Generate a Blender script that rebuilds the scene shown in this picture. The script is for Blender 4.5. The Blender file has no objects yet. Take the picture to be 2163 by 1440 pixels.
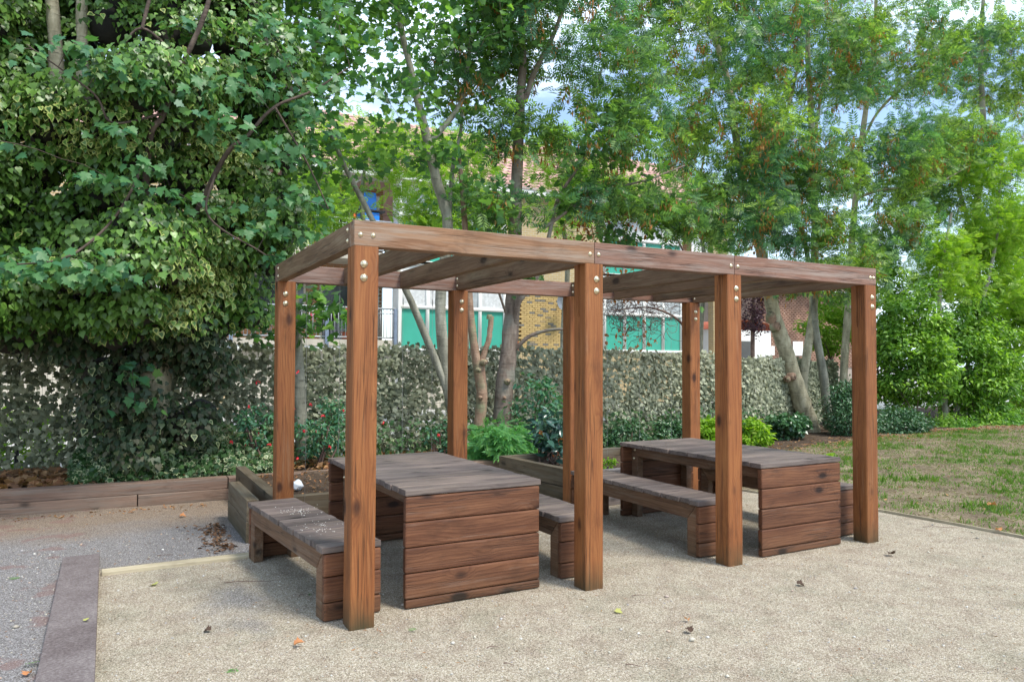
import bpy, bmesh, math, random
import numpy as np
from mathutils import Vector, Matrix

random.seed(7)
RG = np.random.default_rng(11)
R = math.radians
scene = bpy.context.scene
col = scene.collection

# ------------------------------------------------------------------ camera
CAM = (-1.2264, -4.2272, 1.5307)
YAW, PIT, ROL, FPX = 0.4915, 0.0282, 0.003, 1583.07
_fw = np.array([math.sin(YAW)*math.cos(PIT), math.cos(YAW)*math.cos(PIT), math.sin(PIT)])
_r0 = np.array([math.cos(YAW), -math.sin(YAW), 0.0]); _u0 = np.cross(_r0, _fw)
_r = _r0*math.cos(ROL)+_u0*math.sin(ROL); _u = -_r0*math.sin(ROL)+_u0*math.cos(ROL)
cam_data = bpy.data.cameras.new('camera')
cam = bpy.data.objects.new('camera', cam_data)
col.objects.link(cam)
cam_data.sensor_width = 36.0
cam_data.lens = FPX/2163*36
cam_data.clip_start = 0.05
cam_data.clip_end = 600
cam.matrix_world = Matrix(((_r[0], _u[0], -_fw[0], CAM[0]), (_r[1], _u[1], -_fw[1], CAM[1]),
                           (_r[2], _u[2], -_fw[2], CAM[2]), (0, 0, 0, 1)))
scene.camera = cam

# ------------------------------------------------------------------ light
SUN_EL, SUN_AZ = R(60), R(150)          # azimuth measured clockwise from +Y
world = bpy.data.worlds.new('World')
scene.world = world
world.use_nodes = True
nt = world.node_tree
nt.nodes.clear()
sky = nt.nodes.new('ShaderNodeTexSky')
sky.sky_type = 'NISHITA'
sky.sun_disc = False
sky.sun_elevation = SUN_EL
sky.sun_rotation = SUN_AZ
sky.air_density = 1.0
sky.dust_density = 1.0
bg = nt.nodes.new('ShaderNodeBackground')
bg.inputs['Strength'].default_value = 0.15
out = nt.nodes.new('ShaderNodeOutputWorld')
tc = nt.nodes.new('ShaderNodeTexCoord')
cn = nt.nodes.new('ShaderNodeTexNoise')
cn.inputs['Scale'].default_value = 2.6
cn.inputs['Detail'].default_value = 7
cn.inputs['Roughness'].default_value = 0.55
cmap = nt.nodes.new('ShaderNodeMapping')
cmap.inputs['Scale'].default_value = (1, 1, 2.4)
cr = nt.nodes.new('ShaderNodeValToRGB')
cr.color_ramp.elements[0].position = 0.42
cr.color_ramp.elements[1].position = 0.62
mx = nt.nodes.new('ShaderNodeMix'); mx.data_type = 'RGBA'
mx.inputs['B'].default_value = (6.0, 7.2, 8.6, 1)      # cloud radiance, like the hazy sky round it
nt.links.new(tc.outputs['Generated'], cmap.inputs['Vector'])
nt.links.new(cmap.outputs['Vector'], cn.inputs['Vector'])
nt.links.new(cn.outputs['Fac'], cr.inputs['Fac'])
nt.links.new(cr.outputs['Color'], mx.inputs['Factor'])
nt.links.new(sky.outputs['Color'], mx.inputs['A'])
nt.links.new(mx.outputs['Result'], bg.inputs['Color'])
nt.links.new(bg.outputs['Background'], out.inputs['Surface'])
sd = bpy.data.lights.new('sun', 'SUN')
sd.energy = 2.4
sd.angle = R(14)
sd.color = (1.0, 0.95, 0.86)
sun = bpy.data.objects.new('sun', sd)
col.objects.link(sun)
sdir = Vector((math.sin(SUN_AZ)*math.cos(SUN_EL), math.cos(SUN_AZ)*math.cos(SUN_EL), math.sin(SUN_EL)))
sun.rotation_euler = sdir.to_track_quat('Z', 'Y').to_euler()
vs = scene.view_settings
vs.view_transform = 'Standard'
vs.look = 'None'
vs.gamma = 1.0
vs.use_curve_mapping = False
vs.exposure = 0.95
scene.cycles.max_bounces = 8
scene.cycles.transparent_max_bounces = 8
scene.cycles.diffuse_bounces = 4

# ------------------------------------------------------------------ helpers
def at(px, py, Y):
    """point on the vertical plane y = Y"""
    d = _fw*FPX + _r*(px-1081.5) - _u*(py-720.0)
    t = (Y-CAM[1])/d[1]
    return np.array(CAM)+d*t

def atz(px, py, z):
    d = _fw*FPX + _r*(px-1081.5) - _u*(py-720.0)
    t = (z-CAM[2])/d[2]
    return np.array(CAM)+d*t

def tag(o, label=None, cat=None, group=None, kind=None):
    if label: o['label'] = label
    if cat: o['category'] = cat
    if group: o['group'] = group
    if kind: o['kind'] = kind
    return o

def link(name, me, parent=None, loc=(0, 0, 0), rot=(0, 0, 0), mat=None):
    o = bpy.data.objects.new(name, me)
    col.objects.link(o)
    if mat is not None and me is not None and len(me.materials) == 0:
        me.materials.append(mat)
    if parent is not None:
        o.parent = parent
    o.location = loc
    o.rotation_euler = rot
    return o

def empty(name, loc=(0, 0, 0), rot=(0, 0, 0)):
    o = bpy.data.objects.new(name, None)
    o.empty_display_size = 0.2
    col.objects.link(o)
    o.location = loc
    o.rotation_euler = rot
    return o

def copy_tree(root, loc=None, rot=None):
    c = root.copy(); col.objects.link(c)
    if loc is not None: c.location = loc
    if rot is not None: c.rotation_euler = rot
    for ch in list(root.children):
        d = ch.copy(); col.objects.link(d); d.parent = c
        for g in list(ch.children):
            e = g.copy(); col.objects.link(e); e.parent = d
    return c

def mesh_np(name, V, F, mat=None, smooth=False, attrs=None):
    """V (n,3); F (m,k) uniform face size, or a list of such arrays"""
    me = bpy.data.meshes.new(name)
    V = np.asarray(V, np.float32)
    Fs = F if isinstance(F, list) else [F]
    Fs = [np.asarray(f, np.int32) for f in Fs if len(f)]
    me.vertices.add(len(V)); me.vertices.foreach_set('co', V.ravel())
    loops = np.concatenate([f.ravel() for f in Fs])
    tot = np.concatenate([np.full(len(f), f.shape[1], np.int32) for f in Fs])
    start = np.concatenate([[0], np.cumsum(tot)[:-1]]).astype(np.int32)
    me.loops.add(len(loops)); me.loops.foreach_set('vertex_index', loops)
    me.polygons.add(len(tot)); me.polygons.foreach_set('loop_start', start)
    try: me.polygons.foreach_set('loop_total', tot)
    except Exception: pass
    if smooth: me.polygons.foreach_set('use_smooth', np.ones(len(tot), bool))
    if attrs:
        for k, a in attrs.items():
            at_ = me.attributes.new(k, 'FLOAT', 'POINT')
            at_.data.foreach_set('value', np.asarray(a, np.float32))
    me.update(calc_edges=True)
    if mat is not None: me.materials.append(mat)
    return me

_cache = {}
def bev_box(L, W, T, b=0.006, seg=2):
    key = (round(L, 4), round(W, 4), round(T, 4), b, seg)
    if key in _cache: return _cache[key].copy() if False else _cache[key]
    bm = bmesh.new()
    bmesh.ops.create_cube(bm, size=1.0)
    bmesh.ops.scale(bm, vec=(L, W, T), verts=bm.verts)
    if b > 0:
        bmesh.ops.bevel(bm, geom=bm.edges[:], offset=b, segments=seg, profile=0.6, affect='EDGES')
    me = bpy.data.meshes.new('board')
    bm.to_mesh(me); bm.free()
    _cache[key] = me
    return me

_mc = {}
def board(name, parent, L, W, T, c, axis='x', mat=None, b=0.006, jit=0.0, drot=(0, 0, 0)):
    """bevelled timber: L along its grain; axis 'x','y' or 'z' says where the grain runs"""
    key = (round(L, 4), round(W, 4), round(T, 4), b, mat.name)
    if key not in _mc:
        me = bev_box(L, W, T, b).copy(); me.materials.append(mat); _mc[key] = me
    me = _mc[key]
    rot = {'x': (0, 0, 0), 'y': (0, 0, R(90)), 'z': (0, R(-90), 0)}[axis]
    j = [random.uniform(-jit, jit) for _ in range(3)]
    return link(name, me, parent, (c[0]+j[0], c[1]+j[1], c[2]+j[2]), (rot[0]+drot[0], rot[1]+drot[1], rot[2]+drot[2]))

def prism(name, parent, poly, depth, loc, rot, mat, b=0.004):
    """polygon in local XY extruded by depth along local Z (grain along X)"""
    bm = bmesh.new()
    vs_ = [bm.verts.new((x, y, 0)) for x, y in poly]
    f = bm.faces.new(vs_)
    r_ = bmesh.ops.extrude_face_region(bm, geom=[f])
    bmesh.ops.translate(bm, vec=(0, 0, depth), verts=[g for g in r_['geom'] if isinstance(g, bmesh.types.BMVert)])
    bmesh.ops.recalc_face_normals(bm, faces=bm.faces)
    if b: bmesh.ops.bevel(bm, geom=bm.edges[:], offset=b, segments=1, affect='EDGES')
    me = bpy.data.meshes.new(name); bm.to_mesh(me); bm.free()
    me.materials.append(mat)
    return link(name, me, parent, loc, rot)

def tube_geo(paths, sides=7):
    """paths: list of (points (n,3), radii (n,)) -> V, F quads"""
    VV, FF = [], []; base = 0
    for pts, rad in paths:
        pts = np.asarray(pts, float); rad = np.asarray(rad, float); n = len(pts)
        k = sides if rad.max() > 0.02 else (5 if rad.max() > 0.008 else 3)
        t = np.gradient(pts, axis=0); t /= (np.linalg.norm(t, axis=1)[:, None]+1e-9)
        ref = np.array([0.0, 0, 1]) if abs(t[:, 2]).mean() < 0.8 else np.array([1.0, 0, 0])
        a = np.cross(t, ref); a /= (np.linalg.norm(a, axis=1)[:, None]+1e-9)
        b = np.cross(t, a)
        th = np.arange(k)*2*math.pi/k
        ring = pts[:, None, :] + rad[:, None, None]*(np.cos(th)[None, :, None]*a[:, None, :]+np.sin(th)[None, :, None]*b[:, None, :])
        VV.append(ring.reshape(-1, 3))
        i = np.arange(n-1)[:, None]*k; j = np.arange(k)[None, :]; j2 = (j+1) % k
        q = np.stack([i+j, i+j2, i+k+j2, i+k+j], -1).reshape(-1, 4)+base
        FF.append(q)
        base += n*k
    return np.concatenate(VV), np.concatenate(FF)

def curve_pts(pts, n=8):
    """Catmull-Rom resample"""
    P_ = np.asarray(pts, float)
    if len(P_) < 3:
        s = np.linspace(0, 1, n)[:, None]
        return P_[0]*(1-s)+P_[-1]*s
    Q = np.vstack([2*P_[0]-P_[1], P_, 2*P_[-1]-P_[-2]])
    o = []
    for i in range(len(P_)-1):
        p0, p1, p2, p3 = Q[i:i+4]
        for t in np.linspace(0, 1, n, endpoint=False):
            o.append(0.5*((2*p1)+(-p0+p2)*t+(2*p0-5*p1+4*p2-p3)*t*t+(-p0+3*p1-3*p2+p3)*t**3))
    o.append(P_[-1])
    return np.array(o)

def unit(v):
    return v/(np.linalg.norm(v, axis=-1, keepdims=True)+1e-9)

def place(tV, tF, pos, yax, nrm, scl, curl=None):
    """instances of a leaf template (XY plane, stem at 0, tip +Y) baked in one vertex array"""
    y = unit(yax); x = unit(np.cross(y, nrm)); z = np.cross(x, y)
    M = np.stack([x, y, z], -1)                                  # (n,3,3)
    T = tV[None]*scl[:, None, None]
    if curl is not None:
        T = T.copy(); T[:, :, 2] += -curl[:, None]*(tV[None, :, 1]**2+1.2*tV[None, :, 0]**2)*scl[:, None]
    V = np.einsum('nij,nkj->nki', M, T)+pos[:, None, :]
    n, k = V.shape[:2]
    F = (tF[None]+(np.arange(n)*k)[:, None, None]).reshape(-1, tF.shape[1])
    return V.reshape(-1, 3), F

# leaf templates ------------------------------------------------------
def fan(outline, centre):
    V = np.array([(*centre, 0.0)]+[(x, y, 0.0) for x, y in outline]); n = len(outline)
    F = np.array([(0, i+1, (i+1) % n+1) for i in range(n)])
    return V, F
def sym(pts):
    return pts+[(-x, y) for x, y in reversed(pts) if x > 1e-6]
PALM = fan(sym([(0, 0), (0.22, -0.06), (0.46, 0.06), (0.34, 0.2), (0.62, 0.42), (0.42, 0.44), (0.36, 0.55), (0.22, 0.58), (0.25, 0.78), (0.1, 0.8), (0, 1.05)]), (0, 0.34))
PALM[0][:, 2] = 0.10*np.abs(PALM[0][:, 0])
IVY = fan(sym([(0, 0), (0.26, -0.1), (0.46, 0.14), (0.42, 0.36), (0.24, 0.62), (0, 1.0)]), (0, 0.33))
IVY[0][:, 2] = 0.16*np.abs(IVY[0][:, 0])
IVYSTAR = fan(sym([(0, 0), (0.42, 0.0), (0.3, 0.24), (0.56, 0.5), (0.22, 0.52), (0, 1.0)]), (0, 0.3))
OVAL = (np.array([(0, 0, 0), (0.24, 0.42, 0.04), (0, 1, -0.06), (-0.24, 0.42, 0.04)], float), np.array([(0, 1, 2, 3)]))
OVAL6 = (np.array([(0, 0, 0), (0.22, 0.25, 0.05), (0.2, 0.65, 0.04), (0, 1, -0.08), (-0.2, 0.65, 0.04), (-0.22, 0.25, 0.05)], float), np.array([(0, 1, 2, 3), (0, 3, 4, 5)]))
def pinnate(n=5, w=0.34, ln=0.42):
    V, F = [], []
    for k in range(n):
        y = 0.22+0.66*k/(n-1)
        for s in (-1, 1):
            d = np.array([s*0.85, 0.5]); d /= np.linalg.norm(d); p = np.array([-d[1], d[0]])
            l = ln*(1-0.35*abs(k/(n-1)-0.45)); b = len(V)
            o = np.array([0, y])
            for q in (o, o+d*l*0.45+p*l*w*0.5, o+d*l, o+d*l*0.45-p*l*w*0.5): V.append((q[0], q[1], -0.12*abs(q[0])))
            F.append((b, b+1, b+2, b+3))
    b = len(V)
    for q in ((0, 0.86), (0.07, 1.02), (0, 1.25), (-0.07, 1.02)): V.append((q[0], q[1], -0.03))
    F.append((b, b+1, b+2, b+3))
    b = len(V)
    for q in ((0.008, 0), (0.008, 0.9), (-0.008, 0.9), (-0.008, 0)): V.append((q[0], q[1], 0))
    F.append((b, b+1, b+2, b+3))
    return np.array(V, float), np.array(F)
PIN = pinnate()
PINF = pinnate(8, 0.26, 0.3)
NET = fan([(0, 0), (0.3, -0.05), (0.5, 0.25), (0.36, 0.5), (0.44, 0.8), (0.1, 0.72), (-0.12, 1.0), (-0.3, 0.66), (-0.5, 0.5), (-0.34, 0.16)], (0, 0.42))
NET[0][0, 2] = 0.12

def rand_dirs(n, rng=RG):
    return unit(rng.normal(size=(n, 3)))

# ------------------------------------------------------------------ materials
def new_mat(name):
    m = bpy.data.materials.new(name); m.use_nodes = True
    n = m.node_tree; n.nodes.clear()
    o = n.nodes.new('ShaderNodeOutputMaterial')
    p = n.nodes.new('ShaderNodeBsdfPrincipled')
    n.links.new(p.outputs[0], o.inputs['Surface'])
    return m, n, p, o

def N(n, t, **kw):
    d = n.nodes.new('ShaderNode'+t)
    for k, v in kw.items():
        if k in ('data_type', 'operation', 'blend_type', 'wave_type', 'bands_direction', 'feature', 'attribute_name', 'noise_dimensions', 'rings_direction', 'distance'):
            setattr(d, k, v)
        else: d.inputs[k.replace('_', ' ')].default_value = v
    return d

def ramp(n, fac, stops):
    r_ = n.nodes.new('ShaderNodeValToRGB'); e = r_.color_ramp.elements
    e[0].position, e[0].color = stops[0][0], (*stops[0][1], 1)
    e[1].position, e[1].color = stops[-1][0], (*stops[-1][1], 1)
    for p, c in stops[1:-1]:
        x = e.new(p); x.color = (*c, 1)
    n.links.new(fac, r_.inputs['Fac'])
    return r_.outputs['Color']

def mixc(n, f, a, b, mode='MIX'):
    m = n.nodes.new('ShaderNodeMix'); m.data_type = 'RGBA'; m.blend_type = mode
    for s, v in (('Factor', f), ('A', a), ('B', b)):
        if hasattr(v, 'is_linked') or hasattr(v, 'links'): n.links.new(v, m.inputs[s])
        elif s == 'Factor': m.inputs[s].default_value = v
        else: m.inputs[s].default_value = (*v, 1)
    return m.outputs['Result']

def math_(n, op, a, b=None, clamp=False):
    m = n.nodes.new('ShaderNodeMath'); m.operation = op; m.use_clamp = clamp
    for i, v in enumerate((a, b)):
        if v is None: continue
        if hasattr(v, 'links'): n.links.new(v, m.inputs[i])
        else: m.inputs[i].default_value = v
    return m.outputs[0]

def bump(n, h, p, s=0.4, d=0.01):
    b = n.nodes.new('ShaderNodeBump'); b.inputs['Strength'].default_value = s; b.inputs['Distance'].default_value = d
    n.links.new(h, b.inputs['Height']); n.links.new(b.outputs[0], p.inputs['Normal'])

def wood(name, dark, mid, light, grey=None, greyamt=0.0, rough=0.62, var=0.35, algae=0.0, fine=1.0):
    m, n, p, o = new_mat(name)
    tc = n.nodes.new('ShaderNodeTexCoord'); oi = n.nodes.new('ShaderNodeObjectInfo')
    off = n.nodes.new('ShaderNodeVectorMath'); off.operation = 'MULTIPLY_ADD'
    cmb = n.nodes.new('ShaderNodeCombineXYZ')
    for i in range(3):
        n.links.new(math_(n, 'MULTIPLY', oi.outputs['Random'], (37.1, 11.7, 23.3)[i]), cmb.inputs[i])
    n.links.new(tc.outputs['Object'], off.inputs[0]); off.inputs[1].default_value = (1, 1, 1); n.links.new(cmb.outputs[0], off.inputs[2])
    def mp(s):
        q = n.nodes.new('ShaderNodeMapping'); q.inputs['Scale'].default_value = s
        n.links.new(off.outputs[0], q.inputs['Vector']); return q.outputs[0]
    # growth rings warped round knots
    warp = N(n, 'TexNoise', Scale=1.0, Detail=3.0, Roughness=0.5); n.links.new(mp((0.7, 4.2, 4.2)), warp.inputs['Vector'])
    kn = n.nodes.new('ShaderNodeTexVoronoi'); kn.inputs['Scale'].default_value = 1.0
    n.links.new(mp((3.4, 6.5, 6.5)), kn.inputs['Vector'])
    ksep = n.nodes.new('ShaderNodeSeparateColor'); n.links.new(kn.outputs['Color'], ksep.inputs[0])
    kd = math_(n, 'ADD', math_(n, 'ADD', kn.outputs['Distance'], math_(n, 'MULTIPLY', math_(n, 'SUBTRACT', warp.outputs['Fac'], 0.5), 0.18)), math_(n, 'MULTIPLY', math_(n, 'GREATER_THAN', 0.5, ksep.outputs[0]), 2.0))
    crk = N(n, 'TexNoise', Scale=1.0, Detail=3.0, Roughness=0.5); n.links.new(mp((1.1, 42, 42)), crk.inputs['Vector'])
    crl = N(n, 'TexNoise', Scale=1.0, Detail=1.0); n.links.new(mp((1.7, 8, 8)), crl.inputs['Vector'])
    crf = math_(n, 'MULTIPLY', math_(n, 'MULTIPLY', math_(n, 'SUBTRACT', 0.035, math_(n, 'ABSOLUTE', math_(n, 'SUBTRACT', crk.outputs['Fac'], 0.5))), 40.0, clamp=True), math_(n, 'MULTIPLY', math_(n, 'SUBTRACT', crl.outputs['Fac'], 0.50), 9.0, clamp=True), clamp=True)
    knot = math_(n, 'SUBTRACT', 1.0, math_(n, 'MULTIPLY', kd, 4.4), clamp=True)
    halo = math_(n, 'SUBTRACT', 1.0, math_(n, 'MULTIPLY', kd, 2.4), clamp=True)
    sep = n.nodes.new('ShaderNodeSeparateXYZ'); n.links.new(off.outputs[0], sep.inputs[0])
    ph = math_(n, 'ADD', math_(n, 'MULTIPLY', math_(n, 'ADD', sep.outputs[1], math_(n, 'MULTIPLY', sep.outputs[2], 0.8)), 58.0*fine),
               math_(n, 'ADD', math_(n, 'MULTIPLY', warp.outputs['Fac'], 11.0), math_(n, 'MULTIPLY', halo, 3.2)))
    ring = math_(n, 'FRACT', ph)
    ringc = ramp(n, ring, [(0.0, (0.95, 0.95, 0.95)), (0.45, (0.75, 0.75, 0.75)), (0.8, (0.32, 0.32, 0.32)), (1.0, (0.95, 0.95, 0.95))])
    st = N(n, 'TexNoise', Scale=1.0, Detail=8.0, Roughness=0.62); n.links.new(mp((2.2, 60, 60)), st.inputs['Vector'])
    s2 = N(n, 'TexNoise', Scale=1.0, Detail=4.0, Roughness=0.7); n.links.new(mp((5.0, 170, 170)), s2.inputs['Vector'])
    bl = N(n, 'TexNoise', Scale=1.0, Detail=5.0, Roughness=0.6); n.links.new(mp((1.3, 9, 9)), bl.inputs['Vector'])
    rb = n.nodes.new('ShaderNodeRGBToBW'); n.links.new(ringc, rb.inputs[0])
    f = math_(n, 'ADD', math_(n, 'MULTIPLY', rb.outputs[0], 0.15), math_(n, 'ADD', math_(n, 'ADD', math_(n, 'MULTIPLY', st.outputs['Fac'], 0.36), math_(n, 'MULTIPLY', s2.outputs['Fac'], 0.22)), math_(n, 'MULTIPLY', bl.outputs['Fac'], 0.46)))
    c = ramp(n, f, [(0.33, dark), (0.56, mid), (0.82, light)])
    c = mixc(n, math_(n, 'MULTIPLY', knot, 1.9, clamp=True), c, tuple(v*0.55 for v in dark))
    c = mixc(n, math_(n, 'MULTIPLY', halo, 0.35), c, tuple(v*0.8 for v in dark))
    c = mixc(n, math_(n, 'MULTIPLY', crf, 0.6), c, tuple(v*0.3 for v in dark))
    # dark weather stains
    stn = N(n, 'TexNoise', Scale=1.0, Detail=5.0, Roughness=0.65); n.links.new(mp((3.8, 7, 7)), stn.inputs['Vector'])
    c = mixc(n, ramp(n, stn.outputs['Fac'], [(0.54, (0, 0, 0)), (0.72, (0.5, 0.5, 0.5))]), c, tuple(v*0.45 for v in mid))
    if grey is not None:
        gn = N(n, 'TexNoise', Scale=1.0, Detail=7.0, Roughness=0.7); n.links.new(mp((1.6, 22, 22)), gn.inputs['Vector'])
        c = mixc(n, ramp(n, gn.outputs['Fac'], [(0.62-0.42*greyamt, (0, 0, 0)), (0.86-0.3*greyamt, (0.92, 0.92, 0.92))]), c, grey)
    if algae:
        an = N(n, 'TexNoise', Scale=5.0, Detail=5.0); n.links.new(off.outputs[0], an.inputs['Vector'])
        geo = n.nodes.new('ShaderNodeNewGeometry'); sz = n.nodes.new('ShaderNodeSeparateXYZ'); n.links.new(geo.outputs['Position'], sz.inputs[0])
        low = math_(n, 'SUBTRACT', 1.0, math_(n, 'MULTIPLY', sz.outputs[2], 5.0), clamp=True)
        c = mixc(n, math_(n, 'MULTIPLY', math_(n, 'ADD', math_(n, 'MULTIPLY', low, 0.9), 0.03, clamp=True), math_(n, 'MULTIPLY', an.outputs['Fac'], algae*1.6), clamp=True), c, (0.035, 0.04, 0.018))
    hs = n.nodes.new('ShaderNodeHueSaturation'); n.links.new(c, hs.inputs['Color'])
    n.links.new(math_(n, 'ADD', 1-var/2, math_(n, 'MULTIPLY', oi.outputs['Random'], var)), hs.inputs['Value'])
    n.links.new(hs.outputs[0], p.inputs['Base Color'])
    p.inputs['Roughness'].default_value = rough
    p.inputs['Specular IOR Level'].default_value = 0.35
    h = math_(n, 'SUBTRACT', math_(n, 'ADD', math_(n, 'MULTIPLY', st.outputs['Fac'], 0.8), math_(n, 'MULTIPLY', rb.outputs[0], 0.35)), math_(n, 'ADD', math_(n, 'MULTIPLY', crf, 1.2), math_(n, 'MULTIPLY', knot, 0.5)))
    bump(n, h, p, 0.5, 0.004)
    return m

def leafmat(name, cols, trans=0.35, rough=0.42, cream=None, clump=None, tint=(1.25, 1.35, 0.55), spec=0.4, cs=1.1):
    m, n, p, o = new_mat(name)
    g = n.nodes.new('ShaderNodeNewGeometry')
    rnd = g.outputs['Random Per Island']
    c = ramp(n, rnd, [(i/(len(cols)-1), q) for i, q in enumerate(cols)])
    tc = n.nodes.new('ShaderNodeTexCoord')
    if clump:
        nz = N(n, 'TexNoise', Scale=cs, Detail=3.0, Roughness=0.5); n.links.new(tc.outputs['Object'], nz.inputs['Vector'])
        c = mixc(n, ramp(n, nz.outputs['Fac'], [(0.42, (0, 0, 0)), (0.62, (0.85, 0.85, 0.85))]), c, clump)
        r2 = N(n, 'MapRange'); n.links.new(rnd, r2.inputs['Value']); r2.inputs['To Min'].default_value = 0.62; r2.inputs['To Max'].default_value = 1.3
        hs = n.nodes.new('ShaderNodeHueSaturation'); n.links.new(c, hs.inputs['Color']); n.links.new(r2.outputs[0], hs.inputs['Value'])
        c = hs.outputs[0]
    if cream is not None:
        a = n.nodes.new('ShaderNodeAttribute'); a.attribute_name = 'rim'
        nz = N(n, 'TexNoise', Scale=55.0, Detail=2.0); n.links.new(tc.outputs['Object'], nz.inputs['Vector'])
        f = math_(n, 'MULTIPLY', math_(n, 'SUBTRACT', math_(n, 'ADD', a.outputs['Fac'], math_(n, 'MULTIPLY', nz.outputs['Fac'], 0.5)), 0.72), 5.0, clamp=True)
        c = mixc(n, f, c, cream)
    n.links.new(c, p.inputs['Base Color'])
    p.inputs['Roughness'].default_value = rough
    p.inputs['Specular IOR Level'].default_value = spec
    if trans > 0:
        t = n.nodes.new('ShaderNodeBsdfTranslucent')
        n.links.new(mixc(n, 1.0, c, tint, 'MULTIPLY'), t.inputs['Color'])
        ms = n.nodes.new('ShaderNodeMixShader'); ms.inputs[0].default_value = trans
        n.links.new(p.outputs[0], ms.inputs[1]); n.links.new(t.outputs[0], ms.inputs[2])
        n.links.new(ms.outputs[0], o.inputs['Surface'])
    return m

def bark(name, a, b, c3, ringy=0.5, patch=None):
    m, n, p, o = new_mat(name)
    tc = n.nodes.new('ShaderNodeTexCoord')
    q = n.nodes.new('ShaderNodeMapping'); q.inputs['Scale'].default_value = (9, 9, 3.0); n.links.new(tc.outputs['Object'], q.inputs['Vector'])
    n1 = N(n, 'TexNoise', Scale=1.0, Detail=8.0, Roughness=0.62); n.links.new(q.outputs[0], n1.inputs['Vector'])
    c = ramp(n, n1.outputs['Fac'], [(0.3, a), (0.52, b), (0.72, c3)])
    q2 = n.nodes.new('ShaderNodeMapping'); q2.inputs['Scale'].default_value = (6, 6, 34); n.links.new(tc.outputs['Object'], q2.inputs['Vector'])
    n2 = N(n, 'TexNoise', Scale=1.0, Detail=4.0, Roughness=0.55); n.links.new(q2.outputs[0], n2.inputs['Vector'])
    rg = ramp(n, n2.outputs['Fac'], [(0.58, (0, 0, 0)), (0.7, (ringy, ringy, ringy))])
    c = mixc(n, rg, c, tuple(v*0.45 for v in a))
    if patch:
        n3 = N(n, 'TexNoise', Scale=4.0, Detail=4.0); n.links.new(tc.outputs['Object'], n3.inputs['Vector'])
        c = mixc(n, ramp(n, n3.outputs['Fac'], [(0.5, (0, 0, 0)), (0.64, (0.8, 0.8, 0.8))]), c, patch)
    n.links.new(c, p.inputs['Base Color']); p.inputs['Roughness'].default_value = 0.85
    bump(n, math_(n, 'ADD', n1.outputs['Fac'], math_(n, 'MULTIPLY', n2.outputs['Fac'], 0.7)), p, 0.7, 0.02)
    return m

def plain(name, c, rough=0.6, metal=0.0, noise=0.12, sc=6.0, spec=0.4):
    m, n, p, o = new_mat(name)
    tc = n.nodes.new('ShaderNodeTexCoord')
    nz = N(n, 'TexNoise', Scale=sc, Detail=6.0, Roughness=0.6); n.links.new(tc.outputs['Object'], nz.inputs['Vector'])
    cc = ramp(n, nz.outputs['Fac'], [(0.3, tuple(v*(1-noise*1.6) for v in c)), (0.7, tuple(min(1, v*(1+noise)) for v in c))])
    n.links.new(cc, p.inputs['Base Color'])
    p.inputs['Roughness'].default_value = rough; p.inputs['Metallic'].default_value = metal
    p.inputs['Specular IOR Level'].default_value = spec
    return m

M_POST = wood('stained_post_timber', (0.085, 0.025, 0.008), (0.215, 0.070, 0.020), (0.36, 0.145, 0.045), grey=(0.30, 0.17, 0.09), greyamt=0.1, algae=0.9, var=0.25)
M_BEAM = wood('weathered_beam_timber', (0.10, 0.042, 0.018), (0.235, 0.112, 0.052), (0.38, 0.22, 0.12), grey=(0.36, 0.30, 0.235), greyamt=0.42, var=0.3, fine=0.8)
M_BEAM2 = wood('aged_purple_beam_timber', (0.08, 0.036, 0.024), (0.165, 0.078, 0.05), (0.28, 0.155, 0.105), grey=(0.30, 0.25, 0.21), greyamt=0.36, var=0.25)
M_RAFT = wood('brown_rafter_timber', (0.05, 0.026, 0.014), (0.115, 0.063, 0.032), (0.22, 0.14, 0.08), grey=(0.26, 0.20, 0.12), greyamt=0.25, var=0.25)
M_TOP = wood('weathered_grey_decking', (0.04, 0.029, 0.026), (0.10, 0.077, 0.07), (0.22, 0.175, 0.15), grey=(0.24, 0.185, 0.14), greyamt=0.34, var=0.5, rough=0.6)
M_PANEL = wood('dark_stained_boards', (0.032, 0.011, 0.006), (0.098, 0.036, 0.016), (0.21, 0.09, 0.042), grey=(0.2, 0.135, 0.1), greyamt=0.1, var=0.35, algae=0.25)
M_FRAME = wood('brown_frame_timber', (0.055, 0.025, 0.013), (0.125, 0.062, 0.031), (0.23, 0.135, 0.08), grey=(0.22, 0.17, 0.125), greyamt=0.25, var=0.3, algae=0.35)
M_SLEEP = wood('brown_sleeper_timber', (0.08, 0.045, 0.03), (0.175, 0.105, 0.073), (0.28, 0.19, 0.14), grey=(0.2, 0.17, 0.14), greyamt=0.4, var=0.2, algae=0.2)
M_PLANT = wood('mossy_sleeper_timber', (0.04, 0.03, 0.018), (0.095, 0.07, 0.042), (0.17, 0.13, 0.085), grey=(0.16, 0.145, 0.11), greyamt=0.35, var=0.25, algae=0.6)
M_CURB = wood('grey_kerb_timber', (0.10, 0.085, 0.085), (0.185, 0.165, 0.165), (0.30, 0.275, 0.26), grey=(0.26, 0.20, 0.16), greyamt=0.3, var=0.1)
M_PALE = wood('pale_new_timber', (0.28, 0.23, 0.145), (0.42, 0.355, 0.235), (0.55, 0.48, 0.34), grey=(0.42, 0.37, 0.27), greyamt=0.2, var=0.15)
M_BOLT = plain('zinc_brass_bolt', (0.72, 0.62, 0.42), 0.3, 0.9, 0.1)
M_STEEL = plain('steel_wire', (0.34, 0.34, 0.33), 0.4, 0.8, 0.1)
M_KERF = plain('dark_slot', (0.02, 0.012, 0.008), 0.9)

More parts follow.
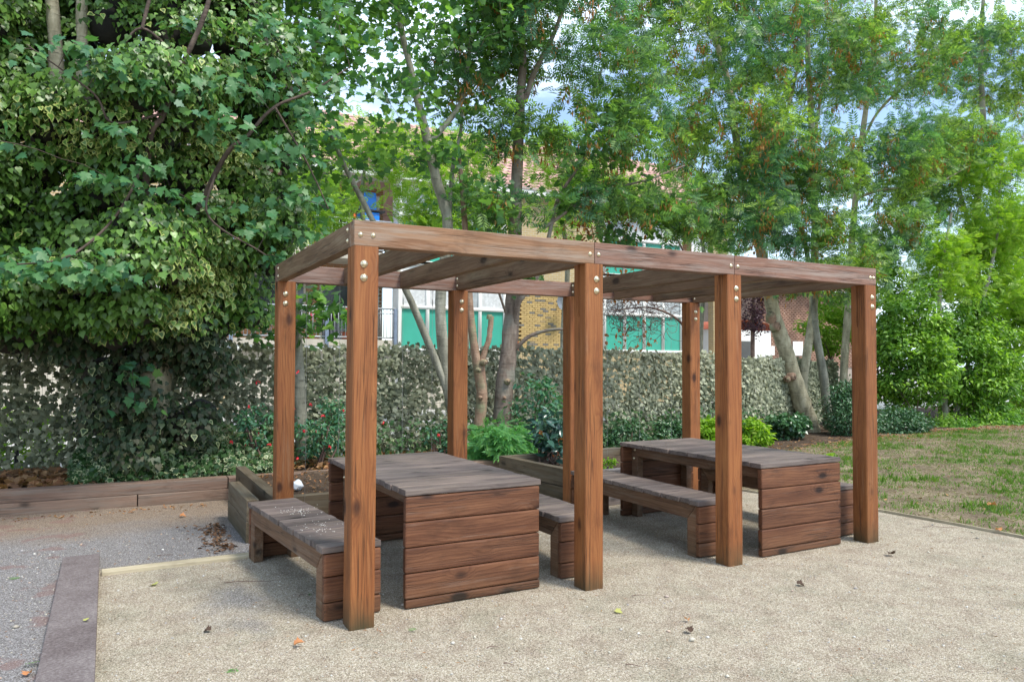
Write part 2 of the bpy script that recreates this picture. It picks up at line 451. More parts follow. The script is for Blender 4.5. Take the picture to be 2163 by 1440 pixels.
# ------------------------------------------------------------------ ground
def gravel_mat():
    m, n, p, o = new_mat('self_binding_gravel')
    g = n.nodes.new('ShaderNodeNewGeometry'); pos = g.outputs['Position']
    v1 = N(n, 'TexVoronoi', Scale=190.0); n.links.new(pos, v1.inputs['Vector'])
    v2 = N(n, 'TexVoronoi', Scale=75.0); n.links.new(pos, v2.inputs['Vector'])
    bw1 = n.nodes.new('ShaderNodeRGBToBW'); n.links.new(v1.outputs['Color'], bw1.inputs[0])
    bw2 = n.nodes.new('ShaderNodeRGBToBW'); n.links.new(v2.outputs['Color'], bw2.inputs[0])
    fn = N(n, 'TexNoise', Scale=60.0, Detail=8.0, Roughness=0.75); n.links.new(pos, fn.inputs['Vector'])
    big = N(n, 'TexNoise', Scale=1.1, Detail=6.0, Roughness=0.62); n.links.new(pos, big.inputs['Vector'])
    mid = N(n, 'TexNoise', Scale=5.0, Detail=6.0, Roughness=0.7); n.links.new(pos, mid.inputs['Vector'])
    spk = math_(n, 'ADD', math_(n, 'MULTIPLY', bw1.outputs[0], 0.55), math_(n, 'MULTIPLY', fn.outputs['Fac'], 0.55))
    beige = ramp(n, spk, [(0.30, (0.13, 0.11, 0.085)), (0.44, (0.34, 0.28, 0.195)), (0.6, (0.47, 0.405, 0.30)), (0.82, (0.80, 0.73, 0.61))])
    grey = ramp(n, spk, [(0.30, (0.085, 0.08, 0.078)), (0.5, (0.205, 0.195, 0.19)), (0.64, (0.30, 0.288, 0.285)), (0.86, (0.58, 0.58, 0.60))])
    brown = ramp(n, spk, [(0.30, (0.10, 0.075, 0.055)), (0.55, (0.27, 0.20, 0.145)), (0.86, (0.5, 0.42, 0.33))])
    c = mixc(n, ramp(n, mid.outputs['Fac'], [(0.44, (0, 0, 0)), (0.66, (0.6, 0.6, 0.6))]), beige, brown)
    # olive, damp moss films in patches
    oli = N(n, 'TexNoise', Scale=1.9, Detail=7.0, Roughness=0.72); n.links.new(pos, oli.inputs['Vector'])
    c = mixc(n, ramp(n, oli.outputs['Fac'], [(0.50, (0, 0, 0)), (0.66, (0.6, 0.6, 0.6))]), c, ramp(n, spk, [(0.3, (0.10, 0.093, 0.06)), (0.8, (0.48, 0.44, 0.32))]))
    # washed grey chippings: left of the kerb and near the first bench
    sx = n.nodes.new('ShaderNodeSeparateXYZ'); n.links.new(pos, sx.inputs[0])
    wob = math_(n, 'MULTIPLY', math_(n, 'SUBTRACT', big.outputs['Fac'], 0.5), 1.6)
    left = math_(n, 'MULTIPLY', math_(n, 'SUBTRACT', -1.36, sx.outputs[0]), 14.0, clamp=True)
    back = math_(n, 'MULTIPLY', math_(n, 'SUBTRACT', math_(n, 'SUBTRACT', sx.outputs[1], 2.02), math_(n, 'MULTIPLY', math_(n, 'MAXIMUM', math_(n, 'ADD', sx.outputs[0], 0.2), 0.0), 4.0)), 6.0, clamp=True)
    back = math_(n, 'MULTIPLY', back, math_(n, 'MULTIPLY', math_(n, 'SUBTRACT', 2.0, sx.outputs[0]), 3.0, clamp=True))
    near = math_(n, 'SUBTRACT', math_(n, 'ADD', 0.30, wob), math_(n, 'MULTIPLY', math_(n, 'ABSOLUTE', math_(n, 'ADD', sx.outputs[0], 0.45)), 0.9))
    near = math_(n, 'MULTIPLY', math_(n, 'SUBTRACT', near, math_(n, 'ABSOLUTE', math_(n, 'MULTIPLY', math_(n, 'SUBTRACT', sx.outputs[1], 0.85), 0.45))), 4.0, clamp=True)
    lb = math_(n, 'MAXIMUM', left, back)
    lbv = math_(n, 'MULTIPLY', lb, math_(n, 'SUBTRACT', 1.25, math_(n, 'MULTIPLY', math_(n, 'MAXIMUM', math_(n, 'SUBTRACT', math_(n, 'ADD', sx.outputs[1], wob), 2.9), 0.0), 1.2)), clamp=True)
    c = mixc(n, lb, c, brown)
    c = mixc(n, math_(n, 'MAXIMUM', math_(n, 'MULTIPLY', lbv, 0.85), math_(n, 'MULTIPLY', near, 0.6)), c, grey)
    # rust-stained stones far left front
    rs = N(n, 'TexNoise', Scale=4.2, Detail=3.0); n.links.new(pos, rs.inputs['Vector'])
    c = mixc(n, math_(n, 'MULTIPLY', left, ramp(n, rs.outputs['Fac'], [(0.56, (0, 0, 0)), (0.62, (0.5, 0.5, 0.5))])), c, (0.25, 0.14, 0.12))
    dk = N(n, 'TexNoise', Scale=26.0, Detail=5.0, Roughness=0.8); n.links.new(pos, dk.inputs['Vector'])
    c = mixc(n, ramp(n, dk.outputs['Fac'], [(0.60, (0, 0, 0)), (0.70, (0.6, 0.6, 0.6))]), c, (0.10, 0.085, 0.06))
    n.links.new(c, p.inputs['Base Color']); p.inputs['Roughness'].default_value = 0.95; p.inputs['Specular IOR Level'].default_value = 0.15
    h = math_(n, 'ADD', math_(n, 'MULTIPLY', v1.outputs['Distance'], -1.0), math_(n, 'ADD', math_(n, 'MULTIPLY', fn.outputs['Fac'], 1.2), math_(n, 'MULTIPLY', mid.outputs['Fac'], 1.4)))
    hb = math_(n, 'ADD', h, math_(n, 'MULTIPLY', big.outputs['Fac'], 5.0))
    bump(n, hb, p, 0.9, 0.009)
    return m
M_GRAVEL = gravel_mat()

def soil_mat(name, a, b, c3, sc=30):
    m, n, p, o = new_mat(name)
    g = n.nodes.new('ShaderNodeNewGeometry'); pos = g.outputs['Position']
    n1 = N(n, 'TexNoise', Scale=sc, Detail=8.0, Roughness=0.75); n.links.new(pos, n1.inputs['Vector'])
    n2 = N(n, 'TexNoise', Scale=2.0, Detail=6.0, Roughness=0.65); n.links.new(pos, n2.inputs['Vector'])
    f = math_(n, 'ADD', math_(n, 'MULTIPLY', n1.outputs['Fac'], 0.6), math_(n, 'MULTIPLY', n2.outputs['Fac'], 0.4))
    n.links.new(ramp(n, f, [(0.36, a), (0.5, b), (0.64, c3)]), p.inputs['Base Color'])
    p.inputs['Roughness'].default_value = 1.0; p.inputs['Specular IOR Level'].default_value = 0.1
    bump(n, n1.outputs['Fac'], p, 0.8, 0.02)
    return m
M_SOIL = soil_mat('dark_soil', (0.03, 0.022, 0.016), (0.075, 0.052, 0.036), (0.15, 0.11, 0.08))
M_DIRT = soil_mat('dry_lawn_earth', (0.06, 0.046, 0.032), (0.17, 0.132, 0.088), (0.36, 0.30, 0.20), 34)
M_PAVE = soil_mat('pale_paving', (0.30, 0.29, 0.27), (0.42, 0.41, 0.38), (0.52, 0.5, 0.47), 12)

def sheet(name, x0, x1, y0, y1, z, mat, nx=2, ny=2, amp=0.0, fr=1.2, label=None):
    xs = np.linspace(x0, x1, nx); ys = np.linspace(y0, y1, ny)
    X, Y = np.meshgrid(xs, ys)
    Z = np.full_like(X, z)
    if amp: Z = z+amp*(np.sin(X*fr*1.7+1.3)*np.cos(Y*fr*1.3)+0.6*np.sin(X*fr*3.9+Y*fr*3.1)+0.4*np.sin(X*fr*8.1-Y*fr*6.7))/2
    V = np.stack([X, Y, Z], -1).reshape(-1, 3)
    i = np.arange(ny-1)[:, None]*nx+np.arange(nx-1)[None, :]
    F = np.stack([i, i+1, i+nx+1, i+nx], -1).reshape(-1, 4)
    o = link(name, mesh_np(name, V, F, mat, smooth=True))
    return tag(o, kind='structure')

sheet('ground', -200, 200, -200, 200, -0.03, M_PAVE)
def outline_sheet(name, pts, z, mat):
    V = np.array([(x, y, z) for x, y in pts]); F = np.arange(len(pts))[None]
    return tag(link(name, mesh_np(name, V, F, mat)), kind='structure')
# gravel yard (bounded by lawn edging at the right and sleeper wall behind)
outline_sheet('gravel_path', [(-14, -14), (5.84, -14), (5.84, 0.0), (5.79, 0.8), (5.47, 2.28), (5.2, 3.4), (5.1, 4.72), (-14, 4.85)], 0.0, M_GRAVEL)
outline_sheet('lawn', [(5.85, -14), (60, -14), (60, 7.0), (14, 7.0), (9.2, 5.3), (5.2, 4.72), (5.22, 3.4), (5.49, 2.28), (5.81, 0.8), (5.86, 0.0)], 0.004, M_DIRT)
outline_sheet('planting_bed', [(5.1, 4.6), (9.2, 5.1), (14, 6.6), (60, 6.6), (60, 12), (5.1, 12)], 0.012, M_SOIL)
sheet('bed_soil', -14, 5.15, 4.8, 6.6, 0.17, M_SOIL, 90, 16, 0.05, 2.0)
# ------------------------------------------------------------------ pergola
H, BT, PS, D = 2.35, 0.1476, 0.146, 2.3515
A1, A2, A3 = 1.673, 2.962, 4.620
pg = empty('pergola')
tag(pg, 'brown timber pergola of eight square posts over both picnic tables', 'pergola')
def post_mesh(kerf_top=0.36):
    """square post, 2.2 m, grain along X, sawn slot in its upper end on local +Z face"""
    L = H-BT; h = PS/2; c = 0.007
    out_ = [(-h+c, -h), (h-c, -h), (h, -h+c), (h, h-c), (h-c, h), (-h+c, h), (-h, h-c), (-h, -h+c)]
    k0, k1 = 0.004, 0.012; dp = 0.035
    up = [(-h+c, -h), (h-c, -h), (h, -h+c), (h, h-c), (h-c, h), (k1, h), (k1, h-dp), (k0, h-dp), (k0, h), (-h+c, h), (-h, h-c), (-h, -h+c)]
    bm = bmesh.new()
    for poly, x0, x1 in ((out_, -L/2, L/2-kerf_top), (up, L/2-kerf_top, L/2)):
        a = [bm.verts.new((x0, y, z)) for y, z in poly]; b = [bm.verts.new((x1, y, z)) for y, z in poly]
        n = len(poly)
        for i in range(n): bm.faces.new((a[i], a[(i+1) % n], b[(i+1) % n], b[i]))
        bm.faces.new(a[::-1]); bm.faces.new(b)
    bmesh.ops.recalc_face_normals(bm, faces=bm.faces)
    me = bpy.data.meshes.new('post'); bm.to_mesh(me); bm.free(); me.materials.append(M_POST)
    return me
pm = post_mesh()
def bolt_mesh(r=0.017):
    V, F = [], []; k = 12
    prof = [(1.35, 0.0), (1.35, 0.12), (1.0, 0.16), (0.94, 0.4), (0.7, 0.66), (0.35, 0.8)]
    for q, z in prof:
        for i in range(k): a = 2*math.pi*i/k; V.append((q*r*math.cos(a), q*r*math.sin(a), z*r))
    V.append((0, 0, 0.84*r))
    for j in range(len(prof)-1):
        for i in range(k): F.append((j*k+i, j*k+(i+1) % k, (j+1)*k+(i+1) % k, (j+1)*k+i))
    F3 = [((len(prof)-1)*k+i, (len(prof)-1)*k+(i+1) % k, len(V)-1) for i in range(k)]
    return mesh_np('bolt', V, [np.array(F), np.array(F3)], M_BOLT, smooth=True)
bmB, bmS = bolt_mesh(0.0165), bolt_mesh(0.011)
FRONT = (R(90), 0, 0)          # local +Z -> world -Y
LEFT = (0, R(-90), 0)          # local +Z -> world -X
px_ = [0.0, A1-PS/2, A2-PS/2, A3-PS]
lean = [(-0.004, 0.0), (0, 0), (0, 0), (0.001, 0)]
for r_, y0 in enumerate((0.0, D-PS)):
    for i, x in enumerate(px_):
        o = link('post', pm, pg, (x+PS/2, y0+PS/2, (H-BT)/2), (0, R(-90), 0))
        if r_ == 0 and i == 0:
            o.rotation_euler = (0, R(-90)+R(0.25), 0)
        for dz in (0.105, 0.185):
            link('bolt', bmB, pg, (x+PS*(0.42 if i == 0 else 0.62 if r_ == 0 else 0.55), y0-0.0005, H-BT-dz), FRONT)
BW = 0.10
for r_, y0 in enumerate((BW/2, D-BW/2)):
    for i, (a, b) in enumerate(((0, A1), (A1, A2), (A2, A3))):
        g = 0.003
        m_ = (M_BEAM if i == 0 else M_BEAM2) if r_ == 0 else M_BEAM2
        board('beam', pg, b-a-g, BW, BT, ((a+b)/2, y0, H-BT/2), 'x', m_, 0.005)
        if r_ == 0:
            for xx in ((a+0.035, b-0.035) if i else (a+0.04, a+0.115, b-0.035)):
                link('bolt', bmS, pg, (xx, y0-BW/2-0.0005, H-BT*0.56), FRONT)
    for xx in (A3-0.075,) if r_ == 0 else ():
        link('bolt', bmS, pg, (xx, y0-BW/2-0.0005, H-BT*0.56), FRONT)
# rafters between the front and back beams
rx = [0.0375, 0.60, 1.12, A1, A2, 3.50, 4.02, A3-0.0375]
for i, x in enumerate(rx):
    L = D-2*BW-0.004
    board('rafter', pg, L, 0.073, BT-0.004*(i % 2), (x, D/2, H-BT/2-0.001), 'y', M_RAFT, 0.005)
    if i in (0, 3, 4, 7):
        for yy in (BW+0.035, D-BW-0.035):
            for dz in (0.04, 0.105):
                link('bolt', bmS, pg, (x-0.0367, yy, H-dz), LEFT)
# trellis wires with turnbuckles behind
def wire(x, z0, z1, y=D-BW/2):
    paths = [([(x, y, z0), (x+0.002, y, (z0+z1)/2), (x, y, z1)], [0.0016]*3)]
    V, F = tube_geo(paths)
    o = link('wire', mesh_np('wire', V, F, M_STEEL), pg)
    t = []
    zt = z1-0.16
    t.append(([(x, y, zt), (x, y, zt+0.02), (x, y, zt+0.06), (x, y, zt+0.08)], [0.002, 0.006, 0.006, 0.002]))
    th = np.linspace(0, 2*math.pi, 9)
    t.append((np.stack([x+0.009*np.cos(th), np.full(9, y), z1-0.012+0.012*np.sin(th)], -1), [0.002]*9))
    V, F = tube_geo(t)
    link('turnbuckle', mesh_np('turnbuckle', V, F, M_STEEL), pg)
for x in (0.259, 0.546, 1.132, 1.421, 3.413, 3.84, 4.28):
    wire(x, 0.3, H-BT)
V, F = tube_geo([([(3.2, D-BW/2, 0.62), (3.9, D-BW/2, 0.615), (4.47, D-BW/2, 0.62)], [0.0016]*3)])
link('wire', mesh_np('wire', V, F, M_STEEL), pg)

# ------------------------------------------------------------------ tables and benches
def furniture(name, L, W, Ht, nplank, legw, inset, loc, rotz, rows, label, cat, group, topT=0.038):
    """long axis = local Y from 0..L, width = local X from 0..W"""
    t = empty(name, loc, (0, 0, rotz))
    tag(t, label, cat, group)
    pw = L/nplank
    for k in range(nplank):
        ov = random.uniform(-0.007, 0.007)
        board('top_board', t, W+0.008+random.uniform(0, 0.008), pw-0.007, topT-0.0005*(k % 3), (W/2+ov, pw*(k+0.5), Ht-topT/2+random.uniform(-0.0012, 0.0012)), 'x', M_TOP, 0.005)
    z = Ht-topT-0.004
    for y in (0.0225, L-0.0225):
        zz = z
        for hgt in rows:
            board('end_board', t, W, 0.045, hgt-0.004, (W/2+random.uniform(-0.003, 0.003), y, zz-hgt/2), 'x', M_PANEL, 0.011)
            zz -= hgt
    # mitred frame under each long side: apron + legs (polygon in the YZ plane)
    zt = Ht-topT-0.001; ah = legw*1.1
    for sx in (inset, W-inset-0.07):
        y0, y1 = 0.047, L-0.047
        rot = (R(90), 0, R(90))       # local X->world Y, local Y->world Z, local Z->world X
        prism('apron', t, [(y0+0.001, zt), (y1-0.001, zt), (y1-legw, zt-ah), (y0+legw, zt-ah)], 0.07, (sx, 0, 0), rot, M_FRAME, 0.003)
        for a, s in ((y0, 1), (y1, -1)):
            prism('leg', t, [(a, 0.0), (a, zt-0.003), (a+s*(legw-0.002), zt-ah-0.002), (a+s*(legw-0.002), 0.0)], 0.07, (sx+0.0005, 0, 0), rot, M_FRAME, 0.003)
            for dy, dz in ((0.05, 0.035), (0.035, 0.12)) if name == 'picnic_table' else ():
                link('bolt', bmS, t, (sx-0.0005, a+s*dy, zt-dz), LEFT)
    return t
G1 = 'weathered timber picnic tables under the pergola'
G2 = 'weathered timber benches beside the tables'
T1 = furniture('picnic_table', 1.80, 0.965, 0.735, 14, 0.09, 0.11, (0.40, 0.195, 0), R(0.6), (0.158, 0.158, 0.158, 0.158, 0.058),
               'wide low timber table with grey top, close to the corner post of the pergola', 'table', G1)
T2 = furniture('picnic_table', 1.84, 0.93, 0.735, 15, 0.09, 0.11, (3.31, 0.07, 0), R(0.6), (0.158, 0.158, 0.158, 0.158, 0.058),
               'long timber table nearest the lawn, its end panel beside the far corner post', 'table', G1)
BR = (0.135, 0.15, 0.108)
furniture('bench', 1.72, 0.36, 0.438, 15, 0.105, 0.004, (-0.103, 0.20, 0), R(5.2), BR, 'bench with crumbs scattered on its grey boards, before the planter', 'bench', G2)
furniture('bench', 1.72, 0.36, 0.438, 15, 0.105, 0.004, (1.592, 0.30, 0), R(0.4), BR, 'bench mostly hidden between the wide table and the second post', 'bench', G2)
furniture('bench', 1.88, 0.36, 0.445, 16, 0.105, 0.004, (2.85, 0.275, 0), R(-0.5), BR, 'long bench standing along the near side of the lawn-side table', 'bench', G2)
furniture('bench', 1.72, 0.30, 0.445, 15, 0.105, 0.004, (4.385, 0.26, 0), R(0.5), BR, 'bench barely showing between the lawn-side table and the last post', 'bench', G2)
# crumbs on first bench
M_CRUMB = plain('pale_crumbs', (0.75, 0.72, 0.65), 0.9)
n = 130
cp = np.stack([RG.normal(0.0, 0.06, n), RG.normal(0, 0.11, n), np.zeros(n)], -1)
cx = np.where(RG.random(n) < 0.6, -0.03, 0.06); cy = np.where(RG.random(n) < 0.6, 1.35, 0.75)
cp[:, 0] = np.clip(cp[:, 0]+cx, -0.12, 0.18); cp[:, 1] += cy; cp[:, 2] = 0.4405
OCT = (np.array([(1, 0, 0), (0, 1, 0), (-1, 0, 0), (0, -1, 0), (0, 0, 0.8), (0, 0, -0.5)], float), np.array([(0, 1, 4), (1, 2, 4), (2, 3, 4), (3, 0, 4), (1, 0, 5), (2, 1, 5), (3, 2, 5), (0, 3, 5)]))
V, F = place(OCT[0], OCT[1], cp, rand_dirs(n)*[1, 1, 0.1], np.tile([0, 0, 1.0], (n, 1)), RG.uniform(0.0015, 0.005, n))
tag(link('crumbs', mesh_np('crumbs', V, F, M_CRUMB)), 'pale crumbs scattered on the seat of the bench before the planter', 'crumbs', kind='stuff')

# ------------------------------------------------------------------ sleeper walls, planters, kerb
sw = empty('sleeper_wall', (0, 4.68, 0)); tag(sw, 'low brown sleeper wall two courses high along the ivy bed', 'retaining wall')
xs = [-7.2, -4.8, -2.45, -0.05, 2.3, 4.7]
for k in range(5):
    L = xs[k+1]-xs[k]-0.006; xm = (xs[k]+xs[k+1])/2
    yy = 0.085-0.032*(xm+2)*0.9
    yy = {0: 0.22, 1: 0.15, 2: 0.07, 3: 0.0, 4: -0.04}[k]
    for c, z in enumerate((0.058, 0.178)):
        dxx = 0.0 if c else -0.9
        board('sleeper', sw, L, 0.19, 0.118, (xm+dxx, yy+0.03+(0.004 if c else 0), z), 'x', M_SLEEP, 0.006, drot=(0, 0, R(-1.9 if k < 3 else -0.6)))
sw.location = (0, 4.68, 0)

p1 = empty('raised_planter', (-0.2, 2.42, 0)); tag(p1, 'raised sleeper planter with a white stone on its soil, behind the crumb-strewn bench', 'planter')
def wallrun(root, x, y, L, ax, h=0.36, t=0.1, mat=M_PLANT, rows=2):
    rh = h/rows
    for c in range(rows):
        if ax == 'y': board('sleeper', root, L, t, rh-0.004, (x+t/2, y+L/2, rh*(c+0.5)), 'y', mat, 0.005, jit=0.002)
        else: board('sleeper', root, L, t, rh-0.004, (x+L/2, y+t/2, rh*(c+0.5)), 'x', mat, 0.005, jit=0.002)
wallrun(p1, 0.0, 0.0, 1.10, 'y', 0.365)                      # outer left wall
wallrun(p1, 0.215, 0.0, 2.13, 'y', 0.37)                     # inner left wall
wallrun(p1, 0.318, 0.0, 1.45, 'x', 0.366)                    # near wall
wallrun(p1, 1.67, 0.105, 2.02, 'y', 0.366)
V = np.array([(0.318, 0.10, 0.27), (1.67, 0.10, 0.27), (1.67, 2.13, 0.24), (0.318, 2.13, 0.24)])
xs_ = np.linspace(0.318, 1.668, 24); ys_ = np.linspace(0.10, 2.13, 30)
X, Y = np.meshgrid(xs_, ys_); Z = 0.25+0.018*np.sin(X*9+1)*np.cos(Y*7)+RG.uniform(-0.008, 0.008, X.shape)
i = np.arange(29)[:, None]*24+np.arange(23)[None]
link('soil', mesh_np('soil', np.stack([X, Y, Z], -1).reshape(-1, 3), np.stack([i, i+1, i+25, i+24], -1).reshape(-1, 4), M_SOIL, True), p1)

p2 = empty('raised_planter', (3.10, 2.36, 0), (0, 0, R(4))); tag(p2, 'empty-looking raised sleeper planter behind the long bench, dark-leaved shrub in it', 'planter')
wallrun(p2, 0.0, 0.0, 1.62, 'y', 0.385)
wallrun(p2, 0.103, 0.0, 1.75, 'x', 0.38, mat=M_CURB)
wallrun(p2, 0.103, 1.52, 1.75, 'x', 0.385)
wallrun(p2, 1.857, 0.0, 1.62, 'y', 0.38)
xs_ = np.linspace(0.103, 1.855, 24); ys_ = np.linspace(0.10, 1.52, 22)
X, Y = np.meshgrid(xs_, ys_); Z = 0.27+0.015*np.sin(X*9+1)*np.cos(Y*7)+RG.uniform(-0.008, 0.008, X.shape)
i = np.arange(21)[:, None]*24+np.arange(23)[None]
link('soil', mesh_np('soil', np.stack([X, Y, Z], -1).reshape(-1, 3), np.stack([i, i+1, i+25, i+24], -1).reshape(-1, 4), M_SOIL, True), p2)

M_KERB = soil_mat('gritty_worn_kerb', (0.10, 0.078, 0.072), (0.185, 0.155, 0.15), (0.32, 0.285, 0.265), 70)
kb = board('timber_kerb', None, 4.4, 0.245, 0.07, (-1.392, 0.22, 0.012), 'y', M_KERB, 0.008, drot=(0, 0, R(0.2)))
tag(kb, 'wide flat grey timber kerb lying in the gravel at the yard corner', 'kerb')
ps = empty('edging_strip', (-1.26, 1.96, 0)); tag(ps, 'pair of pale yellow edging battens set in gravel from kerb to planter', 'edging')
for k in range(2):
    board('batten', ps, 1.12, 0.048, 0.05, (0.56, -0.03+0.056*k, 0.0), 'x', M_PALE, 0.004, drot=(0, 0, R(0.9)))
# lawn edging
eg = empty('lawn_edging', (5.85, 0, 0)); tag(eg, 'thin grey timber edging between the gravel and the patchy lawn', 'edging')
ep = [(5.865, -8.0), (5.865, -3.0), (5.862, 0.0), (5.815, 0.8), (5.495, 2.28), (5.225, 3.4), (5.15, 4.6)]
for (ax_, ay_), (bx_, by_) in zip(ep[:-1], ep[1:]):
    L = math.hypot(bx_-ax_, by_-ay_)
    board('edging_board', eg, L-0.004, 0.014, 0.05, ((ax_+bx_)/2-5.85, (ay_+by_)/2, 0.0), 'x', M_PALE, 0.003, drot=(0, 0, math.atan2(by_-ay_, bx_-ax_)))

# ------------------------------------------------------------------ background buildings
M_YB = plain('yellow_stock_brick', (0.50, 0.36, 0.16), 0.85, 0, 0.25, 3.0)
def brickobj(name, c1, c2, c3):
    m, n, p, o = new_mat(name)
    oi = n.nodes.new('ShaderNodeObjectInfo')
    c = ramp(n, oi.outputs['Random'], [(0.0, c1), (0.55, c2), (0.84, c2), (0.9, c3)])
    tc = n.nodes.new('ShaderNodeTexCoord'); nz = N(n, 'TexNoise', Scale=22.0, Detail=5.0); n.links.new(tc.outputs['Object'], nz.inputs['Vector'])
    hs = n.nodes.new('ShaderNodeHueSaturation'); n.links.new(c, hs.inputs['Color']); n.links.new(math_(n, 'ADD', 0.72, math_(n, 'MULTIPLY', nz.outputs['Fac'], 0.56)), hs.inputs['Value'])
    n.links.new(hs.outputs[0], p.inputs['Base Color']); p.inputs['Roughness'].default_value = 0.9
    return m
M_YBR = brickobj('yellow_brick_units', (0.58, 0.41, 0.17), (0.50, 0.35, 0.15), (0.22, 0.2, 0.17))
M_RBR = plain('red_brick', (0.45, 0.12, 0.06), 0.9, 0, 0.3, 4.0)
M_MORT = plain('pale_mortar', (0.50, 0.45, 0.34), 0.95)
def bricktex(name, a, b, mort, scale=1.0):
    m, n, p, o = new_mat(name)
    tc = n.nodes.new('ShaderNodeTexCoord'); sp = n.nodes.new('ShaderNodeSeparateXYZ'); n.links.new(tc.outputs['Object'], sp.inputs[0])
    cb = n.nodes.new('ShaderNodeCombineXYZ'); n.links.new(math_(n, 'ADD', sp.outputs[0], sp.outputs[1]), cb.inputs[0]); n.links.new(sp.outputs[2], cb.inputs[1])
    br = n.nodes.new('ShaderNodeTexBrick'); n.links.new(cb.outputs[0], br.inputs['Vector'])
    br.inputs['Color1'].default_value = (*a, 1); br.inputs['Color2'].default_value = (*b, 1); br.inputs['Mortar'].default_value = (*mort, 1)
    br.inputs['Scale'].default_value = scale; br.inputs['Brick Width'].default_value = 0.225; br.inputs['Row Height'].default_value = 0.075; br.inputs['Mortar Size'].default_value = 0.01
    n.links.new(br.outputs['Color'], p.inputs['Base Color']); p.inputs['Roughness'].default_value = 0.9
    return m
M_YTEX = bricktex('distant_yellow_brickwork', (0.52, 0.38, 0.18), (0.44, 0.31, 0.15), (0.5, 0.44, 0.33))
M_OTEX = bricktex('orange_balcony_brickwork', (0.42, 0.19, 0.08), (0.36, 0.15, 0.06), (0.4, 0.33, 0.25))
M_CREAM = plain('cream_concrete', (0.52, 0.47, 0.39), 0.9, 0, 0.18, 2.0)
M_WHITE = plain('white_paint', (0.80, 0.79, 0.75), 0.5, 0, 0.05, 3.0)
M_TEAL = plain('teal_panel', (0.06, 0.40, 0.30), 0.35, 0, 0.06, 1.5)
M_GLASS = plain('curtained_window_glass', (0.42, 0.45, 0.47), 0.12, 0, 0.25, 2.2, 0.6)
M_DGLASS = plain('dark_window_glass', (0.03, 0.035, 0.04), 0.1, 0, 0.2, 2.0, 0.7)
M_CURT = plain('white_net_curtain', (0.66, 0.67, 0.68), 0.8, 0, 0.15, 8.0)
M_RAIL = plain('galvanised_railing', (0.42, 0.44, 0.46), 0.5, 0.3)
M_BLUEP = plain('blue_grey_post', (0.22, 0.27, 0.36), 0.5, 0.2)
M_TILE = plain('pink_concrete_tile', (0.50, 0.30, 0.25), 0.9, 0, 0.22, 1.4)
M_FLOWER = plain('pink_flower', (0.75, 0.12, 0.22), 0.6)
M_TERR = plain('terracotta_box', (0.38, 0.10, 0.05), 0.8)
M_BLUE = plain('bright_blue_plastic', (0.02, 0.22, 0.72), 0.35)
M_ORANGE = plain('orange_plastic', (0.75, 0.16, 0.03), 0.5)
M_BLACK = plain('black_metal', (0.02, 0.02, 0.022), 0.5)

def box(name, parent, x0, x1, y0, y1, z0, z1, mat, b=0.0):
    me = bev_box(x1-x0, y1-y0, z1-z0, b, 1).copy(); me.materials.append(mat)
    return link(name, me, parent, ((x0+x1)/2, (y0+y1)/2, (z0+z1)/2))
def boxes_geo(bs):
    c = np.array([(-1, -1, -1), (1, -1, -1), (1, 1, -1), (-1, 1, -1), (-1, -1, 1), (1, -1, 1), (1, 1, 1), (-1, 1, 1)])*0.5
    f = np.array([(0, 3, 2, 1), (4, 5, 6, 7), (0, 1, 5, 4), (1, 2, 6, 5), (2, 3, 7, 6), (3, 0, 4, 7)])
    bs = np.array(bs, float)
    ctr = (bs[:, 0::2]+bs[:, 1::2])/2; sz = bs[:, 1::2]-bs[:, 0::2]
    V = c[None]*sz[:, None]+ctr[:, None]
    F = f[None]+(np.arange(len(bs))*8)[:, None, None]
    return V.reshape(-1, 3), F.reshape(-1, 4)

YF = 19.0
bl = empty('apartment_block'); tag(bl, 'yellow brick block of flats with teal panels and pink tiled roof behind the screen', 'building')
# walls butt the openings
W_ = [(-14, 1.75, 0, 7.4, M_YTEX), (10.97, 11.30, 0, 7.4, M_YTEX), (11.47, 15.08, 4.34, 7.4, M_YTEX), (13.46, 15.08, 1.9, 4.34, M_YTEX), (11.47, 15.08, 0, 1.9, M_YTEX), (20.6, 21.4, 0, 7.4, M_YTEX)]
for x0, x1, z0, z1, m_ in W_:
    box('wall', bl, x0, x1, YF, YF+0.3, z0, z1, m_)
box('wall', bl, 1.75, 10.97, YF, YF+0.3, 0, 1.86, M_CREAM)
box('wall', bl, 15.08, 20.6, YF, YF+0.3, 0, 1.90, M_YTEX)
box('wall', bl, 1.75, 6.9, YF+1.3, YF+1.5, 1.86, 7.4, M_OTEX)
box('wall', bl, 18.95, 20.6, YF+1.3, YF+1.5, 1.9, 7.4, M_OTEX)
box('wall', bl, 11.47, 13.46, YF+0.11, YF+0.3, 1.9, 4.34, M_MORT)
# picked-out bricks: yellow patch, red quoin
bk = bev_box(0.212, 0.1, 0.064, 0.004, 1).copy(); bk.materials.append(M_YBR)
nb = 0
for r_ in range(32):
    z = 1.94+r_*0.075
    for k in range(9):
        x = 11.585+k*0.2225+(0.1112 if r_ % 2 else 0)
        if x > 13.42: continue
        link('brick', bk, bl, (x-(0.0 if r_ % 2 == 0 else 0.0), YF+0.058+random.uniform(-0.006, 0.006), z)); nb += 1
bk2 = bev_box(0.165, 0.12, 0.064, 0.004, 1).copy(); bk2.materials.append(M_RBR)
for r_ in range(32):
    link('brick', bk2, bl, (11.385, YF+0.062+random.uniform(-0.004, 0.004), 1.94+r_*0.075))
box('wall', bl, 11.30, 11.47, YF+0.126, YF+0.3, 0, 7.4, M_MORT)
